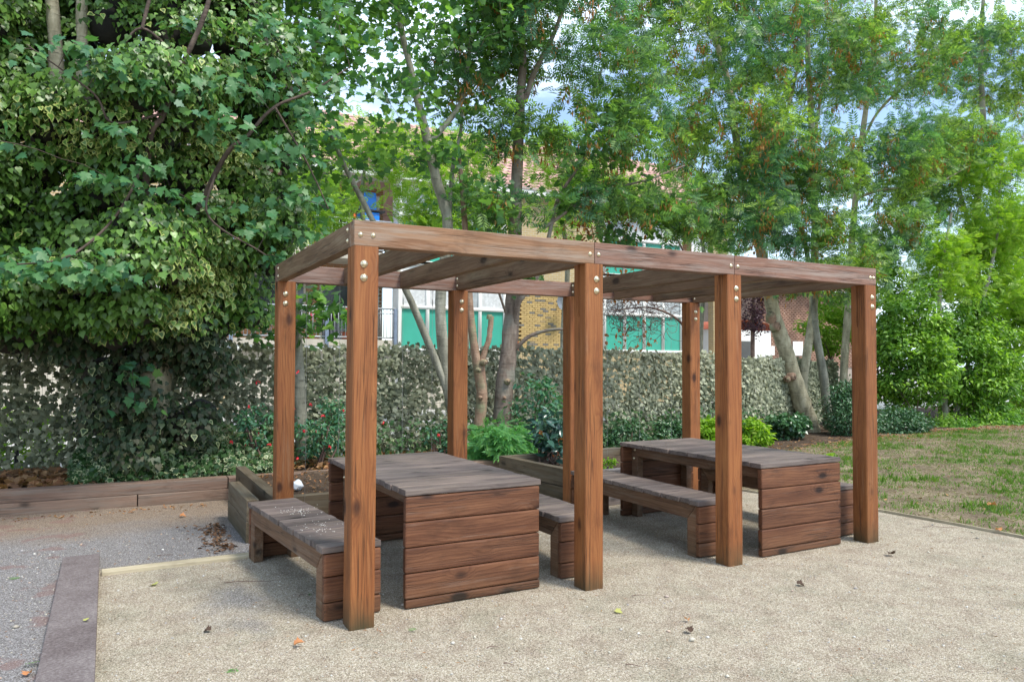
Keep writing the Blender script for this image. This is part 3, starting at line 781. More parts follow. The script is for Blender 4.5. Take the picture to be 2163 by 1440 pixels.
# floor slabs and eaves
box('slab', bl, -4, 6.9, YF-0.25, YF+1.3, 1.86, 2.02, M_WHITE)
box('slab', bl, -4, 6.88, YF-0.28, YF+1.3, 2.022, 2.22, M_CREAM)
box('slab', bl, 1.75, 6.9, YF-0.25, YF+1.3, 4.75, 5.0, M_CREAM)
box('slab', bl, 18.95, 20.6, YF-0.25, YF+1.3, 4.75, 5.0, M_CREAM)
box('fascia', bl, -14, 21.6, YF-0.42, YF-0.38, 7.42, 7.68, M_WHITE)
box('soffit', bl, -14, 21.6, YF-0.38, YF+0.3, 7.405, 7.46, M_CREAM)
# tiled roof: real overlapping courses, far off, joined
bs = []
sl = math.radians(35)
roofV, roofF = [], []
nrow = 17; tw = 0.33
q = 0
for r_ in range(nrow):
    for k in range(int(36/tw)):
        x0 = -14.2+k*tw+(tw/2 if r_ % 2 else 0); x1 = x0+tw-0.02
        ya = YF-0.45+r_*0.30*math.cos(sl); za = 7.66+r_*0.30*math.sin(sl)
        yb = ya+0.36*math.cos(sl); zb = za+0.36*math.sin(sl)
        lift = 0.045
        roofV += [(x0, ya, za+lift), (x0+tw*0.35, ya, za+lift+0.04), (x1, ya, za+lift), (x0, yb, zb+0.01), (x0+tw*0.35, yb, zb+0.05), (x1, yb, zb+0.01), (x0, ya, za), (x1, ya, za)]
        roofF += [(q, q+1, q+4, q+3), (q+1, q+2, q+5, q+4), (q+6, q+7, q+2, q)]
        q += 8
ro = link('roof_tiles', mesh_np('roof_tiles', np.array(roofV), np.array(roofF), M_TILE), bl); ro['kind'] = 'stuff'
V = np.array([(-14.2, YF-0.45, 7.6), (21.7, YF-0.45, 7.6), (21.7, YF+3.8, 10.6), (-14.2, YF+3.8, 10.6), (-14.2, YF+8.2, 7.6), (21.7, YF+8.2, 7.6)])
link('roof', mesh_np('roof', V, [np.array([(0, 1, 2, 3), (3, 2, 5, 4)])], M_TILE), bl)
ch = box('parapet', bl, 6.05, 6.2, YF-0.5, YF+2.6, 7.7, 8.5, M_WHITE)
# glazed bays
def bay(x0, x1, zb, n, lattice=False, ztop=None):
    w = (x1-x0)/n
    zt = zb+2.85
    bs = []
    fr = link('window', None, bl) if False else None
    Vb = []
    for k in range(n+1):
        xx = x0+k*w; Vb.append((xx-0.055, xx+0.055, YF-0.06, YF+0.05, zb, zt))
    for z0, z1 in ((zb-0.05, zb+0.06), (zb+1.36, zb+1.47), (zt, zt+0.1)):
        Vb.append((x0-0.06, x1+0.06, YF-0.065, YF+0.055, z0, z1))
    V, F = boxes_geo(Vb)
    f = link('window_frame', mesh_np('window_frame', V, F, M_WHITE), bl)
    for k in range(n):
        a, b = x0+k*w+0.056, x0+(k+1)*w-0.056
        box('teal_panel', bl, a, b, YF, YF+0.03, zb+0.061, zb+1.359, M_TEAL)
        g = box('pane', bl, a, b, YF, YF+0.02, zb+1.471, zt-0.001, M_CURT if (k+int(x0)) % 3 else M_GLASS)
        if lattice and k == n-1:
            ls = []
            zz0, zz1 = zb+1.47, zt
            m0 = 0.105
            for s in (1, -1):
                for c in np.arange(-1.6, 1.7, 0.17):
                    pts = []
                    for tt in np.linspace(0, 1, 40):
                        X_ = a+(b-a)*tt; Z_ = zz0+0.7+c+s*(X_-(a+b)/2)*1.5
                        if zz0 < Z_ < zz1: pts.append((X_, YF-0.015, Z_))
                    if len(pts) > 3: ls.append(([pts[0], pts[len(pts)//2], pts[-1]], [0.011]*3))
            V, F = tube_geo(ls)
            link('lattice', mesh_np('lattice', V, F, M_WHITE), bl)
bay(7.05, 10.9, 1.91, 4)
bay(7.05, 10.9, 4.78, 4)
bay(15.14, 18.87, 1.95, 4)
bay(15.14, 18.87, 4.82, 4, lattice=True)
bay(-3.6, 1.4, 2.2, 5)
box('wall', bl, -3.7, 1.5, YF-0.12, YF-0.07, 0.0, 2.1, M_CREAM)
# recessed balconies: door, dark windows, railing
for zb in (2.22, 5.0):
    box('window_frame', bl, 2.5, 4.3, YF+1.24, YF+1.299, zb+0.6, zb+2.1, M_CREAM)
    box('pane', bl, 2.58, 4.22, YF+1.22, YF+1.239, zb+0.68, zb+2.02, M_DGLASS)
    box('door_frame', bl, 4.75, 5.75, YF+1.22, YF+1.299, zb, zb+2.15, M_CREAM)
    box('door', bl, 4.83, 5.67, YF+1.19, YF+1.219, zb+0.02, zb+2.07, M_DGLASS)
    bs = []
    for k in range(45):
        x = 1.85+k*0.112; bs.append((x-0.009, x+0.009, YF-0.21, YF-0.19, zb+0.1, zb+0.98))
    bs += [(1.8, 6.85, YF-0.225, YF-0.175, zb+0.98, zb+1.03), (1.8, 6.85, YF-0.22, YF-0.18, zb+0.84, zb+0.86), (1.8, 6.85, YF-0.22, YF-0.18, zb+0.06, zb+0.1)]
    V, F = boxes_geo(bs); link('railing', mesh_np('railing', V, F, M_RAIL), bl)
    for x in (1.82, 4.6, 6.8):
        box('railing_post', bl, x-0.05, x+0.05, YF-0.36, YF-0.29, zb-0.4, zb+1.0, M_BLUEP)
    box('curtain', bl, 6.0, 6.7, YF+1.1, YF+1.13, zb, zb+2.1, M_CURT)
tr = []
for k in range(9): tr.append((6.05, 6.75, YF+0.9, YF+0.92, 3.4+k*0.13, 3.42+k*0.13))
for k in range(6): tr.append((6.05+k*0.138, 6.065+k*0.138, YF+0.9, YF+0.92, 2.22, 4.5))
V, F = boxes_geo(tr); link('trellis', mesh_np('trellis', V, F, M_WHITE), bl)
box('column', bl, 6.9, 6.99, YF-0.3, YF+0.3, 0, 7.4, M_WHITE)

# items on balconies
fb = box('flower_box', None, 5.1, 5.9, YF-0.30, YF-0.23, 2.95, 3.18, M_TERR, 0.01); fb.location.y = YF-0.44
tag(fb, 'terracotta flower box hung on the lower balcony railing', 'flower box')
for i, (x, z, lab) in enumerate(((4.2, 2.25, 'potted pink geranium at the middle of the lower balcony'), (5.3, 2.25, 'taller potted pink geranium by the lower balcony door'))):
    pot = empty('potted_geranium', (x, YF+0.2, z)); tag(pot, lab, 'potted plant', 'geraniums on the lower balcony')
    V, F = tube_geo([([(0, 0, 0), (0, 0, 0.22)], [0.09, 0.13])], 10)
    link('pot', mesh_np('pot', V, F, M_TERR), pot)
    n = 130; pp = RG.normal(0, 0.11, (n, 3))+[0, 0, 0.4+0.1*i]
    V, F = place(OVAL[0]*[1.6, 1, 1], OVAL[1], pp, rand_dirs(n), rand_dirs(n), RG.uniform(0.06, 0.1, n))
    link('foliage', mesh_np('foliage', V, F, None), pot)
    n = 40; pp = RG.normal(0, 0.05, (n, 3))+[0.05, -0.05, 0.66+0.15*i]
    V, F = place(OVAL[0]*[1.6, 1, 1], OVAL[1], pp, rand_dirs(n), rand_dirs(n), np.full(n, 0.07))
    link('flower', mesh_np('flower', V, F, M_FLOWER), pot)
bb = empty('folding_chair', (6.05, YF+0.1, 5.0)); tag(bb, 'bright blue folding chair on the upper balcony above the pergola corner', 'chair')
o = box('seat', bb, -0.32, 0.32, -0.05, 0.35, 1.0, 1.34, M_BLUE, 0.02)
o = box('backrest', bb, -0.28, 0.30, 0.2, 0.26, 1.42, 2.05, M_BLUE, 0.03); o.rotation_euler = (R(-8), 0, 0)
o = box('armrest', bb, -0.5, 0.5, -0.1, 0.3, 1.35, 1.41, M_BLACK, 0.01)
V, F = tube_geo([([(-0.3, 0, 0), (0.3, 0.3, 1.0)], [0.02, 0.02]), ([(0.3, 0, 0), (-0.3, 0.3, 1.0)], [0.02, 0.02])])
link('leg', mesh_np('leg', V, F, M_BLACK), bb)
oc = empty('traffic_cone', (5.55, YF+0.1, 5.0)); tag(oc, 'small orange cone standing beside the blue chair on the upper balcony', 'cone')
V, F = tube_geo([([(0, 0, 0.03), (0, 0, 1.25)], [0.16, 0.03])], 10)
link('cone', mesh_np('cone', V, F, M_ORANGE), oc); box('base', oc, -0.2, 0.2, -0.2, 0.2, 0, 0.03, M_ORANGE)
# satellite dish
sdh = empty('satellite_dish', (13.1, YF-0.02, 3.7)); tag(sdh, 'grey satellite dish on the yellow brick wall behind the second post', 'satellite dish')
V, F = [], []
for j in range(5):
    for i in range(16):
        a = 2*math.pi*i/16; r_ = 0.32*j/4; V.append((r_*math.cos(a), -0.35+0.35*(r_/0.32)**2*0.25*-1, r_*math.sin(a)))
for j in range(4):
    for i in range(16): F.append((j*16+i, j*16+(i+1) % 16, (j+1)*16+(i+1) % 16, (j+1)*16+i))
link('dish', mesh_np('dish', np.array(V), np.array(F), plain('grey_dish', (0.2, 0.22, 0.25), 0.5), True), sdh)
V, F = tube_geo([([(0, 0.02, -0.05), (0, -0.35, 0.0)], [0.02, 0.02]), ([(0, -0.35, -0.3), (0, -0.75, -0.05)], [0.012, 0.012])])
link('arm', mesh_np('arm', V, F, M_BLACK), sdh)

# brown brick house at the right of the flats
bh = empty('brick_house', (26.4, 22, 0)); tag(bh, 'brown brick house with a plain gable beyond the pale tree trunks', 'house')
M_BRB = plain('brown_brick_face', (0.33, 0.19, 0.13), 0.9, 0, 0.35, 1.6)
M_BRM = plain('brown_mortar', (0.33, 0.27, 0.22), 0.95)
box('wall', bh, 0, 7.0, 0.03, 5, 0, 5.2, M_BRM)
bs = []
for r_ in range(42):
    z = 1.3+r_*0.093
    for k in range(28):
        x = k*0.25+(0.125 if r_ % 2 else 0); bs.append((x, x+0.235, -0.01-0.01*random.random(), 0.028, z, z+0.078))
V, F = boxes_geo(bs); o = link('brickwork', mesh_np('brickwork', V, F, M_BRB), bh); o['kind'] = 'stuff'
V = np.array([(-0.4, -0.5, 5.15), (7.4, -0.5, 5.15), (7.4, 2.5, 7.0), (-0.4, 2.5, 7.0), (7.4, 5.5, 5.15), (-0.4, 5.5, 5.15)])
link('roof', mesh_np('roof', V, [np.array([(0, 1, 2, 3), (3, 2, 4, 5)])], plain('brown_roof_tiles', (0.22, 0.15, 0.12), 0.9, 0, 0.3, 4.0)), bh)
box('meter_box', bh, 0.62, 0.85, -0.12, -0.025, 1.9, 2.35, M_WHITE, 0.01)
V, F = tube_geo([([(1.0, -0.07, 2.6), (1.0, -0.07, 4.9)], [0.03, 0.03])]); link('drainpipe', mesh_np('drainpipe', V, F, M_BLACK), bh)
box('window_frame', bh, 2.2, 2.9, -0.05, -0.022, 1.9, 2.6, M_WHITE)
# pale rendered house behind
wh = empty('rendered_house', (24, 30, 0)); tag(wh, 'pale white rendered house glimpsed between the upper tree stems', 'house')
box('wall', wh, -2.4, 8.5, 0, 6, 0, 9.6, M_WHITE)
V = np.array([(-2.8, -0.5, 9.55), (8.9, -0.5, 9.55), (8.9, 3, 11.5), (-2.8, 3, 11.5), (8.9, 6.5, 9.55), (-2.8, 6.5, 9.55)])
link('roof', mesh_np('roof', V, [np.array([(0, 1, 2, 3), (3, 2, 4, 5)])], plain('grey_roof_tiles', (0.25, 0.2, 0.18), 0.9, 0, 0.3, 4.0)), wh)
for x in (0.5, 3.2, 6.0):
    box('window_frame', wh, x, x+1.3, -0.06, -0.02, 5.6, 7.0, M_CREAM); box('pane', wh, x+0.08, x+1.22, -0.08, -0.061, 5.68, 6.92, M_DGLASS)
# low white garage between flats and brown house
gh = empty('garden_shed', (21.9, 20.5, 0)); tag(gh, 'low white shed with a brown curved roof between the flats and brown house', 'shed')
box('wall', gh, 0, 3.6, 0, 2.5, 0, 3.0, M_WHITE)
box('door', gh, 1.6, 2.3, -0.04, -0.001, 0.1, 2.5, M_DGLASS)
V, F = [], []
for i in range(9):
    a = math.pi*i/8; V += [(1.8-2.0*math.cos(a), -0.15, 3.0+0.45*math.sin(a)), (1.8-2.0*math.cos(a), 2.7, 3.0+0.45*math.sin(a))]
for i in range(8): F.append((2*i, 2*i+1, 2*i+3, 2*i+2))
link('roof', mesh_np('roof', np.array(V), np.array(F), M_TERR), gh)
#@@VEG@@
# ------------------------------------------------------------------ vegetation
L_IVY = leafmat('variegated_ivy', [(0.045, 0.12, 0.022), (0.085, 0.19, 0.03), (0.14, 0.26, 0.04)], 0.22, 0.38, clump=(0.10, 0.19, 0.035), cs=0.9, cream=(0.42, 0.47, 0.14), spec=0.45)
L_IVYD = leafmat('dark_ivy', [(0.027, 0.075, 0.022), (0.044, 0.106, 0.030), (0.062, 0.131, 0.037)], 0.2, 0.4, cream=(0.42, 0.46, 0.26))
L_IVYSH = leafmat('dull_shaded_ivy', [(0.02, 0.042, 0.016), (0.03, 0.065, 0.02), (0.05, 0.07, 0.028), (0.075, 0.07, 0.035)], 0.15, 0.5, cream=(0.3, 0.34, 0.16))  # lower column's shade put into darker, browner ivy leaf colours
L_SYC = leafmat('sycamore_leaf', [(0.045, 0.15, 0.07), (0.065, 0.19, 0.08), (0.09, 0.22, 0.07), (0.13, 0.26, 0.055)], 0.35, 0.45)
L_MAP = leafmat('maple_leaf_green', [(0.09, 0.21, 0.045), (0.14, 0.29, 0.055), (0.2, 0.35, 0.07)], 0.5, 0.45, clump=(0.065, 0.18, 0.09))
L_ASH = leafmat('ash_leaflet', [(0.09, 0.19, 0.05), (0.14, 0.26, 0.06), (0.22, 0.33, 0.07)], 0.5, 0.45, clump=(0.07, 0.19, 0.12), cs=0.8)
L_ASHR = leafmat('ash_leaflet_light', [(0.11, 0.22, 0.05), (0.18, 0.31, 0.06), (0.30, 0.40, 0.08)], 0.48, 0.45, clump=(0.07, 0.2, 0.12), cs=0.7)
L_LIME = leafmat('bright_lime_leaf', [(0.16, 0.31, 0.03), (0.25, 0.42, 0.045), (0.36, 0.50, 0.075)], 0.5, 0.5)
L_BUSH = leafmat('bright_bush_leaf', [(0.10, 0.24, 0.028), (0.19, 0.37, 0.045), (0.32, 0.48, 0.075)], 0.42, 0.42, clump=(0.11, 0.26, 0.06), cs=0.6)
L_DKB = leafmat('dark_shrub_leaf', [(0.035, 0.098, 0.042), (0.056, 0.140, 0.056), (0.084, 0.182, 0.070)], 0.2, 0.32, spec=0.6)
L_FERN = leafmat('corydalis_leaf', [(0.065, 0.234, 0.078), (0.104, 0.312, 0.091), (0.156, 0.364, 0.078)], 0.4, 0.5)
L_SKIM = leafmat('glossy_dark_leaf', [(0.026, 0.078, 0.065), (0.046, 0.117, 0.091), (0.065, 0.156, 0.091)], 0.15, 0.25, spec=0.7)
L_EUPH = leafmat('yellow_green_leaf', [(0.16, 0.33, 0.02), (0.24, 0.42, 0.03), (0.34, 0.48, 0.05)], 0.45, 0.5)
L_FUCH = leafmat('fuchsia_leaf', [(0.045, 0.150, 0.090), (0.075, 0.210, 0.120), (0.105, 0.240, 0.090)], 0.3, 0.5)
L_KEY = leafmat('orange_seed_key', [(0.34, 0.13, 0.03), (0.45, 0.2, 0.05), (0.30, 0.2, 0.06)], 0.3, 0.7)
L_DEAD = leafmat('dead_leaf', [(0.20, 0.085, 0.035), (0.32, 0.15, 0.06), (0.42, 0.24, 0.11), (0.14, 0.07, 0.04)], 0.2, 0.8)
L_DARKD = leafmat('dark_dead_leaf', [(0.07, 0.035, 0.018), (0.14, 0.07, 0.035), (0.22, 0.13, 0.07)], 0.1, 0.8)
L_RUST = leafmat('rust_leaf', [(0.32, 0.10, 0.03), (0.42, 0.16, 0.04), (0.26, 0.09, 0.035)], 0.3, 0.7)
L_NET = leafmat('camouflage_net_leaf', [(0.12, 0.145, 0.08), (0.18, 0.21, 0.12), (0.25, 0.27, 0.17), (0.38, 0.39, 0.27)], 0.25, 0.6, clump=(0.35, 0.355, 0.24), tint=(1.1, 1.05, 0.8), cs=0.28)
L_PLUM = leafmat('plum_leaf', [(0.05, 0.02, 0.035), (0.08, 0.03, 0.05)], 0.25, 0.5)
M_RED = leafmat('red_flower', [(0.65, 0.03, 0.05), (0.8, 0.06, 0.08)], 0.3, 0.5)
M_ORF = leafmat('orange_shoot', [(0.75, 0.22, 0.05), (0.65, 0.12, 0.04)], 0.3, 0.5)
B_PALE = bark('pale_olive_bark', (0.17, 0.15, 0.09), (0.35, 0.31, 0.20), (0.52, 0.47, 0.33), 0.8)
B_GREY = bark('grey_green_bark', (0.12, 0.115, 0.085), (0.25, 0.24, 0.18), (0.40, 0.385, 0.31), 0.6)
B_BROWN = bark('reddish_brown_bark', (0.06, 0.035, 0.028), (0.14, 0.085, 0.065), (0.26, 0.18, 0.14), 0.5)
B_CTR = bark('grey_brown_bark', (0.10, 0.07, 0.052), (0.20, 0.15, 0.115), (0.33, 0.28, 0.22), 0.55, patch=(0.2, 0.19, 0.15))
B_IVY = bark('dark_ivy_core', (0.012, 0.012, 0.008), (0.022, 0.02, 0.012), (0.04, 0.034, 0.02), 0.3)  # for the added light-blocking cores inside the ivy
B_DARK = bark('dark_brown_branch_bark', (0.04, 0.026, 0.018), (0.085, 0.058, 0.042), (0.16, 0.115, 0.085), 0.4)
B_TAN = bark('tan_bark', (0.14, 0.08, 0.05), (0.27, 0.17, 0.11), (0.4, 0.29, 0.2), 0.5, patch=(0.2, 0.22, 0.12))
for o_ in bpy.data.objects:
    if o_.name.startswith('foliage') and len(o_.data.materials) == 0: o_.data.materials.append(L_FERN)

def grow(trunks, attr, rng, r_tip=0.004, droop=0.06, kr=0.011, maxlen=2.2):
    """join attractor points to the stems with curved twigs; returns tubes and twig end info"""
    nodes = []; nr = []
    for pts, rad in trunks:
        for p, r_ in zip(pts, rad):
            nodes.append(p); nr.append(r_)
    nodes = list(nodes); nr = list(nr)
    attr = np.array(attr); NN = np.array(nodes)
    d0 = np.array([np.min(np.linalg.norm(NN-a, axis=1)) for a in attr])
    order = np.argsort(d0)
    tubes = []; ends = []
    for ai in order:
        a = attr[ai]; NN = np.array(nodes)
        v = a-NN; dist = np.linalg.norm(v, axis=1)
        cost = dist+0.9*np.maximum(0, NN[:, 2]-a[2]+0.1)
        k = int(np.argmin(cost)); p0 = NN[k]; L = dist[k]
        if L < 0.05: continue
        r0 = min(nr[k]*0.75, max(kr*0.5, kr*L))
        ctrl = p0+(a-p0)*0.5+np.array([0, 0, 0.14*L])+rng.normal(0, 0.06*L, 3)
        t = np.linspace(0, 1, 7)[:, None]
        pts = (1-t)**2*p0+2*t*(1-t)*ctrl+t*t*a
        pts[1:-1] += rng.normal(0, 0.012*L, (5, 3))
        rad = np.linspace(r0, max(r_tip, 0.3*r0), 7)
        tubes.append((pts, rad))
        for q in (2, 3, 4, 5, 6): nodes.append(pts[q]); nr.append(rad[q])
        ends.append((pts, L))
    return tubes, ends

def spray(ends, per, rng, spread=0.16, frac=0.35):
    """leaf positions and growing directions along twig ends"""
    P_, D_ = [], []
    for pts, L in ends:
        n = rng.poisson(per)
        t = rng.uniform(1-frac if L < 1.2 else 0.7, 1.0, n)
        idx = t*(len(pts)-1); i0 = np.clip(idx.astype(int), 0, len(pts)-2); f = (idx-i0)[:, None]
        p = pts[i0]*(1-f)+pts[i0+1]*f
        tw = unit((pts[-1]-pts[-3])[None])
        d = unit(tw*0.6+rng.normal(0, 0.8, (n, 3))*[1, 1, 0.6]+[0, 0, -0.25])
        P_.append(p+rng.normal(0, spread, (n, 3))*[1, 1, 0.6]); D_.append(d)
    return np.concatenate(P_), np.concatenate(D_)

def ell(c, r, n, rng, hollow=0.25):
    d = rand_dirs(n, rng); q = rng.uniform(hollow, 1, n)**(1/2.2)
    return np.array(c)+d*q[:, None]*np.array(r)

def stems_obj(tubes, mat, parent, name='trunk', sides=9):
    V, F = tube_geo(tubes, sides)
    return link(name, mesh_np(name, V, F, mat, smooth=True), parent)

def wob(pts, rad, n=7, amp=0.012, rng=RG):
    c = curve_pts(pts, n); k = len(c)
    rr = np.interp(np.linspace(0, 1, k), np.linspace(0, 1, len(rad)), rad)
    c = c+np.cumsum(rng.normal(0, amp*0.35, c.shape)*[1, 1, 0.2], axis=0)*np.linspace(0, 1, k)[:, None]
    rr = rr*(1+rng.normal(0, 0.035, k))
    return (c, rr)

def knots(stems, parent, spec):
    """pruned branch collars and cut stubs"""
    for (p, dr, r_) in spec:
        p = np.array(p, float); dr = unit(np.array(dr, float))
        V, F = tube_geo([(np.array([p-dr*r_*1.2, p+dr*r_*0.3, p+dr*r_*0.75, p+dr*r_*0.8, p+dr*r_*0.55]), np.array([1.25, 1.15, 0.95, 0.75, 0.05])*r_)], 12)
        link('branch_stub', mesh_np('branch_stub', V, F, B_TAN, True), parent)

def make_tree(name, label, trunks, crowns, leaf, tmpl, size, per, bark_m, seed, keys=0, spread=0.17, tilt=0.75, cat='tree', kr=0.011, curl=0.1, group=None, upz=1.0, extra=None, twig_mat=None):
    rng = np.random.default_rng(seed)
    base = trunks[0][0][0].copy()
    t = empty(name, tuple(base)); tag(t, label, cat, group)
    attr = np.concatenate([ell(c, r_, n_, rng) for c, r_, n_ in crowns])
    tubes, ends = grow(trunks, attr, rng, kr=kr)
    sh = lambda tb: [(np.asarray(p)-base, r_) for p, r_ in tb]
    o = stems_obj(sh(trunks), bark_m, t, 'trunk')
    o = stems_obj(sh(tubes), twig_mat or bark_m, t, 'branches', 6); o['kind'] = 'stuff'
    P_, D_ = spray(ends, per, rng, spread)
    n = len(P_)
    nr = unit(np.array([0, 0, upz])+rng.normal(0, tilt, (n, 3)))
    V, F = place(tmpl[0], tmpl[1], P_-base, D_, nr, rng.uniform(size*0.65, size*1.25, n), rng.uniform(0, curl*2.2, n))
    o = link('crown', mesh_np('crown', V, F, leaf), t); o['kind'] = 'stuff'
    if keys:
        idx = rng.choice(len(ends), min(keys*2, len(ends)), replace=False); KP = []
        for k in idx:
            c = ends[k][0][-1]; m = rng.integers(14, 34)
            KP.append(c+rng.normal(0, 0.07, (m, 3))*[1, 1, 1.3]+[0, 0, -0.14])
        KP = np.concatenate(KP); m = len(KP)
        d = unit(rng.normal(0, 0.35, (m, 3))+[0, 0, -1]); V, F = place(OVAL[0]*[0.55, 1, 1], OVAL[1], KP-base, d, rand_dirs(m, rng), rng.uniform(0.08, 0.13, m))
        o = link('seed_keys', mesh_np('seed_keys', V, F, L_KEY), t); o['kind'] = 'stuff'
    return t, base, ends, rng

def TP(lst, Y):
    """stem through picture-measured points, each at its own depth"""
    return [at(px, py, Y+dy) for px, py, dy in lst]

# --- centre clump: three multi-stemmed trees in the bed in front of the screen
YC = 5.75
tA = [wob(TP([(995, 985, 0.1), (968, 900, 0.05), (940, 815, 0), (890, 690, 0), (845, 590, -.05), (790, 480, 0), (740, 385, .1), (690, 280, .2)], YC), [.085, .07, .058, .052, .048, .042, .036, .026]),
      wob(TP([(1000, 985, 0.0), (965, 900, -.02), (942, 780, 0), (930, 640, 0), (945, 480, .05), (920, 380, .05), (893, 270, .05), (865, 150, .1), (835, 20, .2), (800, -120, .3)], YC), [.10, .09, .082, .08, .078, .074, .062, .05, .04, .028]),
      wob(TP([(905, 300, .05), (935, 270, .1), (975, 210, .2), (990, 100, .2), (1010, -60, .2)], YC), [.05, .045, .036, .03, .02]),
      wob(TP([(947, 480, .05), (957, 350, .3), (975, 250, .4), (960, 120, .5)], YC), [.035, .03, .024, .018])]
crA = [(at(965, 175, YC+1.0), (1.0, .5, .6), 24), (at(1010, 90, YC+1.0), (.9, .5, .6), 24), (at(760, 190, YC-.2), (1.15, .9, .75), 44), (at(900, 60, YC), (1.5, 1.2, .9), 70), (at(720, -80, YC-.3), (1.4, 1.1, .9), 44), (at(830, 320, YC), (.8, .7, .4), 12), (at(1000, -60, YC+.2), (1.2, 1.0, .8), 34), (at(700, 330, YC+.3), (.55, .6, .5), 10)]
make_tree('maple_tree', 'slender grey tree whose two stems cross behind the second back post', tA, crA, L_MAP, PALM, 0.105, 15, B_GREY, 21, keys=0, spread=0.17, kr=0.012)

tC = [wob(TP([(1052, 990, 0.1), (1060, 880, .1), (1068, 800, .1), (1078, 720, .1), (1088, 600, .1), (1092, 480, .1), (1098, 350, .1), (1105, 220, .15), (1112, 120, .2), (1105, 0, .2), (1098, -130, .2)], YC), [.16, .145, .135, .128, .115, .105, .088, .075, .06, .045, .03]),
      wob(TP([(1108, 215, .12), (1130, 150, .1), (1165, 80, .05), (1200, -20, 0)], YC), [.05, .042, .034, .025]),
      wob(TP([(1085, 740, .05), (1120, 710, -.1), (1165, 697, -.25), (1205, 700, -.4), (1230, 722, -.5)], YC), [.035, .030, .024, .018, .008], amp=.02),
      wob(TP([(1088, 690, .05), (1095, 640, -.1), (1125, 600, -.2), (1150, 540, -.3), (1180, 420, -.3), (1240, 330, -.4)], YC), [.045, .04, .036, .034, .028, .018]),
      wob(TP([(1068, 660, .05), (1050, 610, -.1), (1028, 560, -.2)], YC), [.02, .016, .01]),
      wob(TP([(1150, 480, -.3), (1260, 410, -.5), (1370, 380, -.7), (1450, 350, -.8)], YC), [.026, .022, .016, .01])]
crC = [(at(1020, 150, YC+.4), (.9, .8, .8), 34), (at(1190, 60, YC), (1.5, 1.2, .9), 95), (at(1110, -70, YC), (1.6, 1.3, .8), 60), (at(1075, 270, YC-.1), (.42, .5, .36), 14), (at(1260, 300, YC-.4), (1.0, .8, .7), 44), (at(1330, 170, YC-.3), (.9, .8, .7), 36),
       (at(1310, 430, YC-.5), (.95, .6, .33), 24), (at(1420, 420, YC-.6), (.5, .5, .45), 18), (at(1060, 440, YC-.2), (.7, .5, .25), 12)]
tC_, bC, eC, rC = make_tree('ash_tree', 'thick brown-barked tree with a round sawn knot, behind the wide table', tC, crC, L_ASH, PIN, 0.25, 11, B_CTR, 22, keys=46, spread=0.17, kr=0.012)
knots(None, tC_, [(at(1072, 806, YC-.04)-bC, (-.05, -1, .1), .04), (at(1066, 840, YC-.04)-bC, (-.2, -1, 0), .022)])
# drooping palm-leaved sprays on the same tree's lower limbs
rr = np.random.default_rng(5)
cc = np.concatenate([ell(at(1320, 250, YC-.2), (1.0, .5, .5), 20, rr, 0), ell(at(1120, 560, YC-.1), (.42, .3, .35), 22, rr, 0), ell(at(1300, 330, YC-.5), (.9, .5, .6), 40, rr, 0), ell(at(1050, 430, YC-.3), (.6, .4, .3), 20, rr, 0), ell(at(1390, 450, YC-.6), (.5, .4, .4), 22, rr, 0), ell(at(1190, 420, YC-.3), (.5, .3, .3), 14, rr, 0), ell(at(1290, 500, YC-.2), (.5, .3, .3), 16, rr, 0), ell(at(1460, 620, YC), (.3, .3, .35), 12, rr, 0)])
PP = cc[rr.integers(0, len(cc), 1200)]+rr.normal(0, .09, (1200, 3))
V, F = place(PALM[0], PALM[1], PP-bC, unit(rr.normal(0, .5, (1200, 3))+[0, 0, -.6]), unit(rr.normal(0, .6, (1200, 3))+[0, -.4, .6]), rr.uniform(.07, .13, 1200), rr.uniform(0, .3, 1200))
o = link('lower_leaves', mesh_np('lower_leaves', V, F, L_MAP), tC_); o['kind'] = 'stuff'
tb, _ = grow(tC, cc, rr, kr=.009); stems_obj([(p-bC, r_) for p, r_ in tb], B_CTR, tC_, 'twigs', 5)['kind'] = 'stuff'

tB = [wob(TP([(1010, 985, -.1), (1012, 900, -.1), (1017, 830, -.1), (1012, 775, -.1)], YC), [.095, .088, .082, .09]),
      wob(TP([(1014, 800, -.1), (1003, 740, -.08), (996, 680, -.05), (990, 600, 0), (985, 470, .1), (975, 330, .2)], YC), [.075, .062, .058, .055, .045, .03]),
      wob(TP([(1014, 800, -.1), (1020, 755, -.12), (1030, 715, -.14), (1034, 668, -.14)], YC), [.055, .042, .042, .038])]
crB = [(at(985, 390, YC+.2), (.55, .5, .4), 14), (at(960, 300, YC+.3), (.7, .6, .5), 18)]
tB_, bB, _, _ = make_tree('pollarded_maple', 'short forked trunk with a sawn-off arm between two taller stems', tB, crB, L_MAP, PALM, 0.11, 9, B_TAN, 23, kr=.012)
knots(None, tB_, [(at(1024, 765, YC-.2)-bB, (.5, -1, 0), .04), (at(1011, 782, YC-.24)-bB, (-.1, -1, -.1), .032), (at(1034, 668, YC-.14)-bB, (0, -.1, 1), .036), (at(1016, 840, YC-.2)-bB, (.1, -1, 0), .026)])

